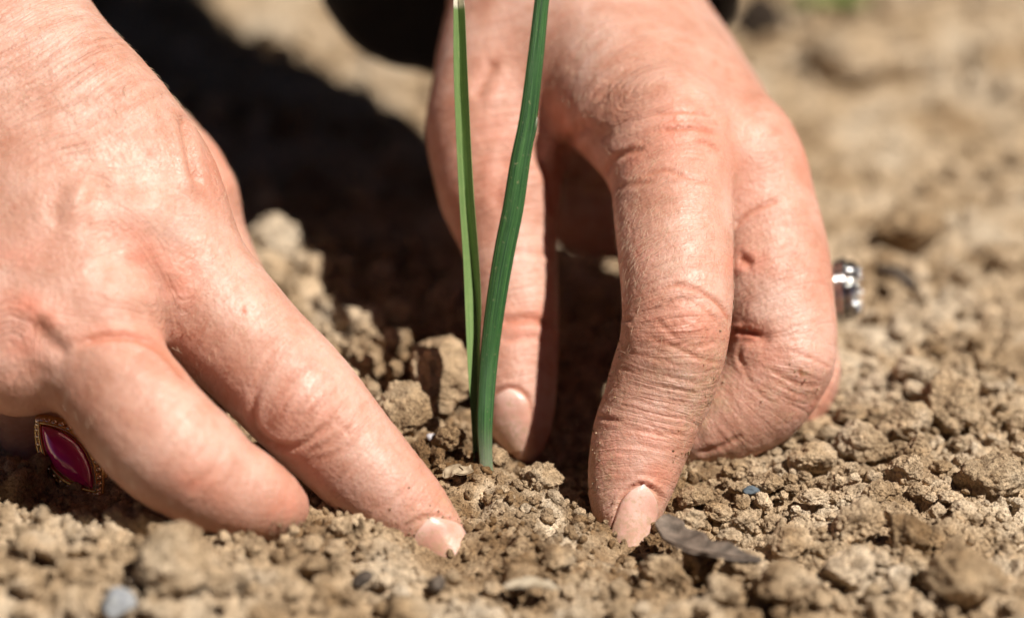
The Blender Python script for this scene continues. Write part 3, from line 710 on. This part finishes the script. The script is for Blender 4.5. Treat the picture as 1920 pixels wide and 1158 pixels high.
def ribbed(s):
    t = np.linspace(0, 2*np.pi, 120, endpoint=False); r = 1+.014*np.cos(t*17+1.5*np.sin(t*3))+.010*np.cos(t*26+2*np.sin(t*2))+.010*np.cos(t*9+s*5)
    return np.stack([np.cos(t)*r, .62*np.sin(t)*r], 1)
def vee(s):                     # folded strip, open towards the viewer: thin outer skin and inner skin
    u = np.linspace(-1, 1, 31); u0 = .12; tt_ = np.where(u < u0, (u0-u)/(1+u0), (u-u0)/(1-u0)); d = 1.7*(1-tt_**1.1)*(1-.15*s)
    o = np.stack([u, d-.0+.10*(1-u*u)], 1); i_ = np.stack([u[::-1]*.97, d[::-1]-.10+.02*np.cos(u*40)*.5], 1)
    return np.vstack([o, i_])
seed = empty('seedling', W(911, 880, 436), 'green seedling with two long narrow leaves standing in the soil between the hands', 'seedling')
V, Q, ac, al = sweep([(1030, -120, 437, 12.5, 5), (1016, 0, 437, 13.5, 5), (1004, 110, 437, 15, 4), (990, 222, 437, 16.5, 3), (975, 305, 437, 18.5, 0), (962, 390, 437, 19.5, -4), (946, 470, 437, 19.5, -6), (931, 560, 437, 18.5, -6), (917, 670, 437, 17.2, -4), (909, 784, 436, 15.2, 0), (910, 850, 436, 13, 0), (914, 910, 436, 12, 0)], ribbed)
me = mesh_np('leaf', c2w(V), Q); vattr(me, 'across', ac); vattr(me, 'alongleaf', al)
vattr(me, 'dry', .22*sstep(al.max()-11, al.max()-2, al))
lf = link('leaf', me, M_LEAF1, seed); tag(lf, 'dark green rounded leaf leaning right')
V, Q, ac, al = sweep([(859, -8, 436, 9, 8), (861, 20, 436, 11, 10), (864, 145, 436, 13.5, 12), (873, 339, 437, 14.5, 14), (883, 484, 438, 15, 4), (887, 570, 438, 15.5, -8), (888, 670, 438, 12.5, -18), (891, 784, 438, 8, -15), (896, 890, 438, 7, 0)], vee)
me = mesh_np('leaf', c2w(V), Q); vattr(me, 'across', ac); vattr(me, 'alongleaf', al)
vattr(me, 'dry', np.maximum(1-sstep(1.2, 2.2, al), .9*sstep(60, 70, al)*0))
lf = link('leaf', me, M_LEAF2, seed); tag(lf, 'pale green channelled leaf with white cut tip')
V, Q, ac, al = sweep([(1007, 219, 436.5, .8, 0), (1005, 234, 436.5, 2.2, 0), (1001, 252, 436.7, 3, 0), (995, 275, 437, 3, 0)], ribbed, n=20)
me = mesh_np('sheath_split', c2w(V), Q); vattr(me, 'across', ac); vattr(me, 'alongleaf', al); vattr(me, 'dry', .5*(1-sstep(0, 2, al)))
link('sheath_split', me, M_LEAF1, seed)

# ------------------------------------------------------------------ rings
M_GOLD = simple('yellow gold', (.83, .56, .22), .2, 1).m
M_SILV = simple('white metal', (.46, .45, .44), .16, 1).m
def gem(name, col, ior=1.6, tr=.5, rough=.03):
    M = simple(name, col, rough); M.b.inputs['IOR'].default_value = ior; M.b.inputs['Transmission Weight'].default_value = tr
    M.b.inputs['Coat Weight'].default_value = .6; M.b.inputs['Coat Roughness'].default_value = .02
    return M.m
M_RUBY = gem('pink stone', (.72, .015, .24), 1.6, .15, .12); M_CLEAR = gem('clear stone', (.9, .93, .95), 2.0, .75)
def frame(px, py, d, along, normal):   # local frame in camera mm
    c = cc(px, py, d); Z = np.array(normal, float); Z /= np.linalg.norm(Z); X = np.array(along, float); X -= Z*(X@Z); X /= np.linalg.norm(X)
    return c, X, np.cross(Z, X), Z
def put(fr, P, k=1): c, X, Y, Z = fr; P = np.asarray(P, float); return c2w(c+P[:, :1]*X+P[:, 1:2]*Y+P[:, 2:3]*Z)
def torus_path(path, r, n=10, closed=True):
    P = np.asarray(path, float); m = len(P); T = np.roll(P, -1, 0)-np.roll(P, 1, 0)
    if not closed: T[0] = P[1]-P[0]; T[-1] = P[-1]-P[-2]
    T /= np.linalg.norm(T, axis=1)[:, None]; up = np.array([0, 0, 1.]); V = []
    rr = np.broadcast_to(r, (m,))
    for k in range(m):
        a = np.cross(T[k], up); a = a/np.linalg.norm(a) if np.linalg.norm(a) > 1e-4 else np.array([1., 0, 0]); b = np.cross(T[k], a)
        for j in range(n): t = 2*math.pi*j/n; V.append(P[k]+rr[k]*(a*math.cos(t)+b*math.sin(t)))
    Q = []
    for k in range(m if closed else m-1):
        for j in range(n):
            a0, a1 = k*n+j, k*n+(j+1) % n; b0, b1 = ((k+1) % m)*n+j, ((k+1) % m)*n+(j+1) % n; Q.append((a0, a1, b1, b0))
    return np.array(V), np.array(Q)
def sphere(c, r, nu=10, nv=8):
    V = []; Q = []
    for i in range(nv+1):
        for j in range(nu):
            a, b = math.pi*i/nv, 2*math.pi*j/nu; V.append((c[0]+r*math.sin(a)*math.cos(b), c[1]+r*math.sin(a)*math.sin(b), c[2]+r*math.cos(a)))
    for i in range(nv):
        for j in range(nu): Q.append((i*nu+j, (i+1)*nu+j, (i+1)*nu+(j+1) % nu, i*nu+(j+1) % nu))
    return np.array(V), np.array(Q)
def marquise(t, L, Wd):         # t in 0..2pi
    x = L*np.cos(t); y = Wd*np.sign(np.sin(t))*(1-np.cos(t)**2)
    return x, y
# pink marquise ring
fr1 = frame(130, 857, 432, (58, -66, -1), (-.16, .16, -.97))
r1 = empty('ring', put(fr1, [[0, 0, 0]])[0], 'gold ring with pointed oval pink stone on the shaded finger', 'ring')
t = np.linspace(0, 2*np.pi, 120, endpoint=False)
R0 = 7.2
band = []
tb = np.linspace(0, 2*np.pi, 80, endpoint=False)
bandP = np.stack([0*tb, R0*np.sin(tb), -R0*1.02-.6+R0*np.cos(tb)], 1)
v, q = torus_path(bandP, .75, 10); link('band', mesh_np('band', put(fr1, v*1.15), q), M_GOLD, r1)
parts = []
for (L, Wd, z, rr) in ((7.2, 3.5, -.9, .5), (7.0, 3.35, -.1, .30), (6.1, 2.6, .7, .28)):
    x, y = marquise(t, L, Wd); parts.append(torus_path(np.stack([x, y, 0*x+z], 1), rr, 8))
wallV = []; 
for (L, Wd, z) in ((6.3, 2.8, -1.3), (7.1, 3.4, -.8), (7.1, 3.4, 0), (5.6, 2.2, .6), (.3, .1, .5)):
    x, y = marquise(t, L, Wd); wallV.append(np.stack([x, y, 0*x+z], 1))
n = len(t); wv_ = np.vstack(wallV); wq = [(i*n+j, i*n+(j+1) % n, (i+1)*n+(j+1) % n, (i+1)*n+j) for i in range(len(wallV)-1) for j in range(n)]
parts.append((wv_, np.array(wq)))
v, q = merge(parts); link('setting', mesh_np('setting', put(fr1, v*1.15), q), M_GOLD, r1)
bd = []
tt = np.linspace(0, 2*np.pi, 34, endpoint=False)
for a in tt:
    x, y = marquise(np.array([a]), 6.6, 3.0); bd.append(sphere((x[0], y[0], .42), .42))
v, q = merge(bd); link('beaded_edge', mesh_np('beaded_edge', put(fr1, v*1.15), q), simple('pale gold beads', (.9, .74, .55), .22, 1).m, r1)
V = []; nr = 14
for i in range(nr+1):
    s = i/nr; x, y = marquise(t, 5.6*math.cos(s*math.pi/2*.999), 2.2*math.cos(s*math.pi/2*.999)); V.append(np.stack([x, y, 0*x+.5+2.5*math.sin(s*math.pi/2)], 1))
q = [(i*n+j, i*n+(j+1) % n, (i+1)*n+(j+1) % n, (i+1)*n+j) for i in range(nr) for j in range(n)]
link('stone', mesh_np('stone', put(fr1, np.vstack(V)*1.15), np.array(q)), M_RUBY, r1)
# silver ring with clear stone, seen from the side beyond the knuckle
fr2 = frame(1566, 545, 474, (.15, 1, .1), (1, .02, -.18))
r2 = empty('ring', put(fr2, [[0, 0, 0]])[0], 'silver and gold ring with a round clear stone on the folded fist', 'ring')
RB = 6.6
bandP = np.stack([RB*np.sin(tb)*0, RB*np.sin(tb), -RB+RB*np.cos(tb)], 1)[:, [1, 0, 2]]
bandP = np.stack([0*tb, RB*np.sin(tb), -RB+RB*np.cos(tb)], 1)
v, q = torus_path(bandP, .8, 10); link('band', mesh_np('band', put(fr2, v), q), M_GOLD, r2)
parts = []
S2 = 1.38
for rr, z, tr_ in ((3.3, .2, .45), (3.6, 1.0, .40), (3.0, 1.9, .35)):
    parts.append(torus_path(np.stack([rr*np.cos(t), rr*np.sin(t), 0*t+z], 1), tr_, 8))
for a in np.linspace(0, 2*np.pi, 8, endpoint=False):
    p = np.array([[2.4*math.cos(a), 2.4*math.sin(a), -.6], [3.6*math.cos(a), 3.6*math.sin(a), .9], [3.3*math.cos(a), 3.3*math.sin(a), 1.9], [2.4*math.cos(a), 2.4*math.sin(a), 2.8]])
    parts.append(torus_path(p, np.array([.35, .42, .42, .3]), 8, False)); parts.append(sphere(p[-1], .42))
v, q = merge(parts); link('setting', mesh_np('setting', put(fr2, v*S2), q), M_SILV, r2)
gv = []; 
for rr, z, nn in ((.15, -.6, 16), (1.4, .2, 16), (2.6, 1.6, 16), (2.55, 1.9, 16), (2.0, 2.5, 16), (1.3, 2.8, 16), (.05, 2.85, 16)):
    a = np.linspace(0, 2*np.pi, 16, endpoint=False)+(.2 if rr < 2 else 0); gv.append(np.stack([rr*np.cos(a), rr*np.sin(a), 0*a+z], 1))
q = [(i*16+j, i*16+(j+1) % 16, (i+1)*16+(j+1) % 16, (i+1)*16+j) for i in range(6) for j in range(16)]
link('stone', mesh_np('stone', put(fr2, np.vstack(gv)*S2), np.array(q), False), M_CLEAR, r2)
# ------------------------------------------------------------------ clods
def clod_mesh(name, sub, seed, cuts=7, rough=1.0, gran=1.0, el=(1, .85, .7)):
    bm = bmesh.new(); bmesh.ops.create_icosphere(bm, subdivisions=sub, radius=1); bm.verts.ensure_lookup_table()
    V = np.array([v.co[:] for v in bm.verts]); F = np.array([[v.index for v in f.verts] for f in bm.faces]); bm.free()
    r = np.random.default_rng(seed); U = V.copy(); R = np.ones(len(V))
    for _ in range(cuts):
        n = r.normal(size=3); n /= np.linalg.norm(n); d = r.uniform(.62, .86); dt = U@n
        lim = d/np.maximum(dt, 1e-3); R = np.where((dt > 0) & (lim < R), lim*.94+R*.06, R)
    P = U*R[:, None]; s = seed*13.7
    R = R+rough*(.20*fbm(P*1.5+s, 4, seed)+.07*fbm(P*5+s, 3, seed+3))
    d, v = worley(P*4.2+s+.3*np.stack([fbm(P*3+s, 2, 1), fbm(P*3+s, 2, 2), fbm(P*3+s, 2, 3)], -1), seed); R = R+gran*.075*(1-d*1.3)*(v > .25)
    d, v = worley(P*9+s, seed+5); R = R+gran*.03*(1-d*1.3)
    V = U*R[:, None]*np.array(el)
    me = mesh_np(name, V, F); me.materials.append(M_CLOD); return me
HI = [clod_mesh('clod', 5, s, 6+s % 4, 1+.25*(s % 3), 1, (1, .8+.05*(s % 4), .62+.07*(s % 3))) for s in range(1, 9)]
SM = [clod_mesh('clod', 5, s, 6, 1.1, .8, (1, .85, .72)) for s in range(21, 24)]
MID = [clod_mesh('clod', 4, s, 6, 1.2, 1, (1, .85, .7)) for s in range(31, 39)]
LO = [clod_mesh('crumb', 2, s, 9, 1.9, .6, (1, .8, .62)) for s in range(41, 51)]
LO3 = [clod_mesh('crumb', 3, s, 9, 1.6, 1, (1, .8, .65)) for s in range(51, 59)]
def rot(r):
    return (r.uniform(-.5, .5), r.uniform(-.5, .5), r.uniform(0, 6.28))
def clod(me, px, py, rpx, label, group=None, sink=.35, at=None, name='dirt_clod', cat='clod'):
    p, d = gp(px, py+rpx*.5) if at is None else at
    r = rpx*d/FPX/1000
    o = bpy.data.objects.new(name, me); COL.objects.link(o)
    o.rotation_euler = rot(rng); s = r*1.12; o.scale = (s, s, s)
    o.location = (p[0], p[1], p[2]+r*(.75-sink)); tag(o, label, cat, group); return o
NAMED = [
 (HI[0], 757, 762, 54, 'pale rough clod just left of the seedling beside the pointing finger'),
 (HI[3], 838, 815, 34, 'brown crumbly clod between the pale rough clod and the seedling base'),
 (SM[0], 828, 690, 74, 'big smooth brown clod behind the seedling leaves'),
 (SM[1], 330, 1040, 78, 'large rounded blurred stone-like clod in front of the left middle finger'),
 (HI[1], 1008, 892, 38, 'pale clod right of the seedling base at the edge of the dark hollow'),
 (HI[4], 1785, 752, 62, 'big pale clod near the right edge with black shadow below it'),
 (HI[2], 1712, 690, 44, 'brownish lump above and left of the big pale clod at the right'),
 (HI[5], 1522, 852, 42, 'pale clod below the fist with a round black hole on its left'),
 (HI[6], 1618, 822, 44, 'darker golden brown clod right of the fist'),
 (HI[7], 1700, 792, 48, 'flat pale clod lying below the big clod at the right'),
 (HI[0], 1858, 890, 58, 'broad pale blurred clod at the right edge below the open soil'),
 (HI[2], 1300, 926, 34, 'pale clod right of the fingernail that points into the soil'),
 (HI[3], 1290, 972, 34, 'clod above the grey curled flake in the right foreground'),
 (HI[1], 1398, 976, 28, 'orange tinted small clod above the tip of the grey flake'),
 (HI[5], 1480, 1010, 38, 'rounded pale clod in the right foreground beside a dark gap'),
 (SM[2], 1240, 1070, 44, 'pale smooth clod directly below the grey curled flake'),
 (HI[6], 1480, 1092, 62, 'big blurred clod at the bottom with a wide black shadow under it'),
 (HI[4], 1700, 1000, 42, 'blurred light clod on top of the black gap at the lower right'),
 (SM[0], 1800, 1080, 80, 'very large pale blurred clod in the lower right corner'),
 (HI[7], 1612, 975, 46, 'pale blurred clod in the right foreground with a black pit on its left'),
 (HI[0], 690, 600, 32, 'blurred pale clod behind the left forefinger on the lit slope'),
 (HI[2], 762, 628, 30, 'blurred brown clod at the edge of the shadow behind the seedling'),
 (HI[4], 735, 640, 28, 'small blurred clod between two others at the shadow edge'),
 (HI[5], 650, 590, 30, 'blurred brown clod close to the edge of the left forefinger'),
 (HI[6], 520, 440, 44, 'blurred peak-shaped clod behind the left hand beside the deep shadow'),
 (MID[2], 500, 500, 40, 'blurred clod against the bend of the left forefinger'),
 (MID[5], 570, 545, 36, 'blurred clod where the lit slope meets the shadow behind the left hand'),
 (MID[1], 1110, 478, 30, 'sunlit clod seen through the gap between thumb and forefinger'),
 (HI[1], 635, 985, 22, 'small pale clod between the left forefinger and middle fingertip'),
 (HI[3], 1085, 945, 14, 'tiny pale clod beside the dark hollow under the right forefinger'),
 (HI[7], 1700, 880, 34, 'low crumbly clod in the sharp band of soil at the right'),
 (HI[5], 1440, 900, 30, 'pale crumbly clod in the sharp band of soil below the fist'),
 (MID[4], 1700, 420, 60, 'pale blurred clod in the background right of the hand'),
 (None, 1430, 30, 50, 'dark blurred lump of soil in the far background at the top right'),
 (MID[6], 1590, 100, 75, 'pale blurred clod in the far background at the upper right'),
]
LM = [(915, 885, 'seedling base'), (1190, 975, 'right forefinger nail'), (815, 1020, 'left forefinger nail'), (1320, 1065, 'curled bark flake'), (1408, 920, 'blue grey pebble'), (225, 1128, 'pale bluish pebble'),
      (1570, 545, 'silver ring'), (1540, 730, 'folded knuckle of the fist'), (130, 930, 'pink stone ring'), (480, 1010, 'left middle fingertip'), (1300, 870, 'lower end of the fist'), (330, 1040, 'big round clod before the left hand'), (1785, 752, 'big pale clod near the right edge'),
      (1522, 852, 'clod with the black hole beside it'), (1618, 822, 'golden brown clod'), (1858, 890, 'broad clod at the right edge'), (1800, 1080, 'very large corner clod'), (1480, 1092, 'big clod with the wide shadow'),
      (1700, 1000, 'light clod over the black gap'), (1000, 1135, 'pale leaf scrap'), (680, 1085, 'dark pebble under the left forefinger'), (757, 762, 'pale rough clod beside the left forefinger'), (1008, 892, 'pale clod right of the seedling'),
      (520, 440, 'peak-shaped clod behind the left hand'), (735, 635, 'clods at the shadow edge'), (828, 690, 'big brown clod behind the leaves'), (1700, 420, 'pale background clod'), (1680, 545, 'thin grey leaf scrap'), (1612, 975, 'pale clod beside the black pit'),
      (850, 905, 'brown leaf scrap'), (640, 985, 'pale clod between the left fingers'), (1398, 976, 'orange tinted clod'), (1290, 972, 'clod above the bark flake'), (40, 1000, 'left end of the soil ridge')]
used_lab = set()
def place_label(px, py, r, base):
    size = 'tiny' if r < 12 else 'small' if r < 17 else 'medium' if r < 26 else 'large'
    for x, y, nm in sorted(LM, key=lambda q: math.hypot(px-q[0], py-q[1]))[:5]:
        a = math.degrees(math.atan2(-(py-y), px-x)) % 360
        dr = ('right of', 'above and right of', 'above', 'above and left of', 'left of', 'below and left of', 'below', 'below and right of')[int((a+22.5)//45) % 8]
        dist = math.hypot(px-x, py-y); dw = 'close ' if dist < 70 else '' if dist < 150 else 'well '
        l = f'{size} {base} {dw}{dr} the {nm}'
        if l not in used_lab and len(l.split()) <= 16: used_lab.add(l); return l
    return None
placed = []
DK = MID[0].copy(); DK.materials.clear(); DK.materials.append(soil_mat('darkened soil', (.12, .12, .14)))  # soil colour toned almost to black for the far lump
for me_, px, py, r, lab in NAMED: clod(me_ or DK, px, py, r, lab); placed.append((px, py, r))
# the other larger clods, individually
ZONES = [
 ((1250, 1915, 690, 850), 62, (9, 30), HI, 'rough tan clod lying on the soil right of the fist', 'clods right of the fist'),
 ((1250, 1915, 850, 1010), 60, (9, 27), HI, 'crumbly pale clod in the soil at the lower right', 'clods at the lower right'),
 ((700, 1915, 1040, 1158), 34, (16, 46), HI, 'blurred clod along the bottom edge of the picture', 'clods along the bottom edge'),
 ((0, 640, 990, 1150), 42, (12, 34), HI, 'blurred clod in the soil in front of the left fingers', 'clods in front of the left fingers'),
 ((640, 1100, 860, 1040), 26, (8, 18), HI, 'brown crumbly clod between the two pointing fingertips', 'clods between the fingertips'),
 ((450, 850, 430, 720), 30, (16, 38), MID, 'blurred clod on the slope behind the left forefinger', 'clods on the slope behind the left forefinger'),
 ((1560, 1915, 480, 700), 26, (14, 40), MID, 'softly blurred clod level with the silver ring at the right', 'clods level with the silver ring'),
]
placed2 = list(placed)
for (x0, x1, y0, y1), n, (ra, rb), kit, lab, grp in ZONES:
    c = 0; tries = 0
    while c < n and tries < 3000:
        tries += 1
        px, py = rng.uniform(x0, x1), rng.uniform(y0, y1); r = ra+(rb-ra)*rng.uniform()**2.2
        if any((px-a)**2+((py-b)*1.3)**2 < (.85*(r+s))**2 for a, b, s in placed2): continue
        if math.hypot(px-1175, py-985) < 100+r or math.hypot(px-815, py-1020) < 85+r: continue
        if (800 < px < 1250 and py < 960 and not (820 < px < 1060 and 870 < py)) or (1250 <= px < 1560 and py < 870-(px-1290)*.25): continue
        placed2.append((px, py, r)); c += 1
        clod(kit[int(rng.integers(len(kit)))], px, py, r, place_label(px, py, r, lab.split(' clod')[0].split()[-1]+' clod') or lab, grp, sink=.3)

# crumbs that nobody could count: one object
def crumbs(name, n, xr, yr, rr, kit, seedn, label, near=None, sel=None):
    r = np.random.default_rng(seedn); X = r.uniform(*xr, n); Y = yr[0]+(yr[1]-yr[0])*r.uniform(size=n)**1.1
    den = fbm(np.stack([X/9, Y/9, 0*X], -1), 2, seedn)
    keep = den+r.uniform(-.6, .6, n) > -.12
    if sel is not None: keep &= sel(X, Y)
    X, Y = X[keep], Y[keep]; n = len(X)
    Z = ground_h(X, Y); S = (rr[0]+(rr[1]-rr[0])*r.uniform(size=n)**3.5)*np.clip(1+(Y-400)/500, .9, 2.5)
    dmp = dampness(X, Y)*.9; K = r.integers(len(kit), size=n); Vs, Fs, D = [], [], []; o = 0
    for k in range(len(kit)):
        me_ = kit[k]; nv = len(me_.vertices); co = np.empty(nv*3, np.float32); me_.vertices.foreach_get('co', co); co = co.reshape(-1, 3)
        F_ = np.array([p.vertices[:] for p in me_.polygons]); ix = np.where(K == k)[0]
        q = r.normal(size=(len(ix), 4)); q /= np.linalg.norm(q, axis=1)[:, None]; a, b, c, d = q.T
        Rm = np.stack([1-2*(c*c+d*d), 2*(b*c-a*d), 2*(b*d+a*c), 2*(b*c+a*d), 1-2*(b*b+d*d), 2*(c*d-a*b), 2*(b*d-a*c), 2*(c*d+a*b), 1-2*(b*b+c*c)], 1).reshape(-1, 3, 3)
        P = np.einsum('nij,vj->nvi', Rm, co)*S[ix][:, None, None]+np.stack([X[ix], Y[ix], Z[ix]+S[ix]*.35], 1)[:, None, :]
        Vs.append(P.reshape(-1, 3)); Fs.append((F_[None]+(np.arange(len(ix))*nv)[:, None, None]).reshape(-1, 3)+o); o += len(ix)*nv; D.append(np.repeat(dmp[ix]*r.uniform(.3, 1.2, len(ix)), nv))
    me_ = mesh_np(name, np.vstack(Vs)/1000, np.vstack(Fs)); vattr(me_, 'damp', np.clip(np.concatenate(D), 0, 1))
    return tag(link(name, me_, M_CRUMB), label, 'soil crumbs', kind='stuff')
crumbs('soil_crumbs', 19000, (-84, 84), (346, 450), (.18, 1.15), LO, 5, 'fine loose crumbs of dry soil strewn round the hands')
crumbs('soil_crumbs', 1100, (-88, 88), (348, 470), (.9, 2.4), LO3, 8, 'loose pea-sized soil crumbs among the larger clods')
crumbs('soil_crumbs', 3600, (-150, 150), (450, 800), (.7, 3.2), LO3, 6, 'blurred crumbs and lumps of soil in the background')
# grains of soil stuck to the fingertips and knuckles
def grains():
    r = np.random.default_rng(12); Vs = []; Fs = []; o = 0; kit = []
    for me_ in LO[:4]:
        co = np.empty(len(me_.vertices)*3, np.float32); me_.vertices.foreach_get('co', co); kit.append((co.reshape(-1, 3), np.array([p.vertices[:] for p in me_.polygons])))
    for hand, zones in ((left, [(830, 1000, 45, 40, 1), (545, 990, 60, 18, .8), (760, 960, 60, 40, .12)]), (right, [(1175, 985, 60, 50, 1), (1115, 900, 18, 90, .7), (1290, 855, 60, 18, 1), (1150, 700, 22, 100, .4), (1330, 720, 40, 90, .3), (985, 830, 40, 24, .8), (1500, 720, 50, 40, .3)])):
        V = hand['V']; N = normals(V, hand['Q']); px = 960+V[:, 0]/V[:, 2]*FPX; py = 579-V[:, 1]/V[:, 2]*FPX; wz = np.zeros(len(V))
        for x, y, rx, ry, a_ in zones: wz = np.maximum(wz, a_*np.exp(-((px-x)/rx)**2-((py-y)/ry)**2))
        wz *= N[:, 2] < .3; ix = r.choice(len(V), 420, p=wz/wz.sum())
        for i_ in ix:
            co, F_ = kit[int(r.integers(4))]; s_ = .045+.20*r.uniform()**3.5; q, _ = np.linalg.qr(r.normal(size=(3, 3)))
            Vs.append(co@q.T*s_+V[i_]+N[i_]*s_*.5); Fs.append(F_+o); o += len(co)
    me_ = mesh_np('soil_grains', c2w(np.vstack(Vs)), np.vstack(Fs)); vattr(me_, 'damp', np.zeros(o))
    tag(link('soil_grains', me_, M_CRUMB), 'fine grains of soil sticking to the fingertips', 'soil grains', kind='stuff')
grains()
for k_ in LO+LO3: bpy.data.meshes.remove(k_)

# ------------------------------------------------------------------ small things on the soil
def flake(name, label, cat, pts, halfw, curl, mat, thick=.35, up=0):
    P = np.array([np.array(gp(x, y)[0])*1000+[0, 0, z] for x, y, z in pts]); n = 30
    t = np.linspace(0, len(P)-1, n); C = np.stack([np.interp(t, range(len(P)), P[:, k]) for k in range(3)], 1)
    for _ in range(4): C[1:-1] = .5*C[1:-1]+.25*(C[:-2]+C[2:])
    T = np.gradient(C, axis=0); T /= np.linalg.norm(T, axis=1)[:, None]; m = 13; top = []; bot = []
    for k in range(n):
        s = k/(n-1); X = np.cross(T[k], [0, 0, 1]); X /= np.linalg.norm(X); Y = np.cross(X, T[k])
        wv = halfw*np.interp(s, *zip(*[(0, .12), (.15, .8), (.4, 1), (.75, .7), (1, .1)]))*(1+.15*math.sin(s*19))
        for u in np.linspace(-1, 1, m):
            b = C[k]+X*u*wv+Y*(curl*u*u*wv+up*wv*.5+.12*math.sin(s*23+u*4)); top.append(b+Y*thick*.5); bot.append(b-Y*thick*.5)
    V = np.vstack([top, bot]); N_ = n*m; Q = []
    for a in range(n-1):
        for b in range(m-1):
            i0 = a*m+b; Q += [(i0, i0+1, i0+m+1, i0+m), (N_+i0, N_+i0+m, N_+i0+m+1, N_+i0+1)]
        for i0, s in ((a*m, 1), (a*m+m-1, -1)): Q.append((i0, i0+m, N_+i0+m, N_+i0))
    me_ = mesh_np(name, V/1000, np.array(Q)); return tag(link(name, me_, mat), label, cat)
def bark(name, c1, c2):
    M = simple(name, c1, .75); P = M.pos(); n_ = M.noise(P, 500, 4, .6)
    M.l(M.ramp(n_, [(.35, c1), (.65, c2)]), M.b.inputs['Base Color']); M.l(M.bump(n_, .6, .0006), M.b.inputs['Normal']); return M.m
M_BARK = bark('grey bark', (.08, .06, .045), (.23, .175, .135)); M_LEAFY = bark('dead leaf', (.20, .14, .08), (.42, .33, .22)); M_DARK = bark('dark litter', (.035, .025, .018), (.10, .075, .055))
flake('bark_flake', 'grey brown curled flake of bark lying right of the buried fingernail', 'bark flake', [(1246, 1030, 5.6), (1258, 1058, 4.6), (1300, 1078, 4.2), (1355, 1086, 4.0), (1425, 1085, 3.0)], 2.7, .35, M_BARK, .6)
flake('dead_leaf', 'small thin brown leaf scrap on the soil left of the seedling base', 'dead leaf', [(832, 912, 1.5), (850, 905, 2.0), (872, 905, 1.8), (884, 890, 1.6)], 1.7, .2, M_LEAFY, .18)
flake('dead_leaf', 'pale narrow leaf scrap at the bottom edge of the picture', 'dead leaf', [(945, 1135, 3), (1000, 1130, 3.2), (1050, 1138, 3)], 1.4, .2, bark('pale straw', (.30, .24, .16), (.46, .38, .28)), .25)
flake('dead_leaf', 'thin grey leaf scrap on the soil beyond the silver ring', 'dead leaf', [(1640, 520, 2), (1680, 540, 3), (1720, 565, 2)], 1.6, .3, M_DARK, .3)
def pebble(px, py, r, mat, label):
    me_ = clod_mesh('pebble', 4, int(px) % 97, 8, .5, 0, (1, .8, .6)); me_.materials.clear(); me_.materials.append(mat)
    return clod(me_, px, py, r, label, name='pebble', cat='pebble', sink=.2)
pebble(1408, 920, 16, bark('blue grey stone', (.045, .06, .075), (.11, .14, .165)), 'small dark blue grey pebble in the sharp soil below the fist')
pebble(225, 1128, 36, bark('pale blue stone', (.20, .21, .23), (.36, .37, .37)), 'pale bluish blurred pebble in the lower left foreground')
pebble(680, 1085, 22, M_DARK, 'dark blurred pebble below the left forefinger tip')
pebble(818, 1092, 20, M_DARK, 'dark blurred pebble in the bottom foreground left of centre')
pebble(1060, 935, 9, M_DARK, 'tiny dark splinter of stone beside the hollow near the right fingertip')
pebble(810, 820, 10, bark('grey quartz', (.3, .28, .3), (.5, .48, .5)), 'tiny pale quartz pebble on the brown clod left of the seedling')
# far green weed, thrown out of focus
def weed():
    g = gp(1560, 22)[0]; e = empty('weed', g, 'small blurred green weed in the far background at the top', 'weed')
    M = simple('weed green', (.14, .17, .045), .5).m; parts = []
    for k in range(7):
        a = k*.9; L = 11+3*math.sin(k*2.1); n_ = 9; V = []; 
        for i in range(n_):
            s = i/(n_-1); wdt = 2.6*math.sin(math.pi*min(s*.95+.05, 1))**.8; c = np.array([math.cos(a)*L*s, math.sin(a)*L*s, 6*s-3*s*s+1]); sdv = np.array([-math.sin(a), math.cos(a), 0])
            for z in (.12, -.12): V += [c+sdv*wdt+[0, 0, z], c+[0, 0, z-.4], c-sdv*wdt+[0, 0, z]]
        Q = []
        for i in range(n_-1):
            b = i*6; Q += [(b, b+1, b+7, b+6), (b+1, b+2, b+8, b+7), (b+3, b+9, b+10, b+4), (b+4, b+10, b+11, b+5), (b, b+6, b+9, b+3), (b+2, b+5, b+11, b+8)]
        link('leaf', mesh_np('leaf', np.array(V)/1000+np.array(g), np.array(Q)), M, e)
weed()
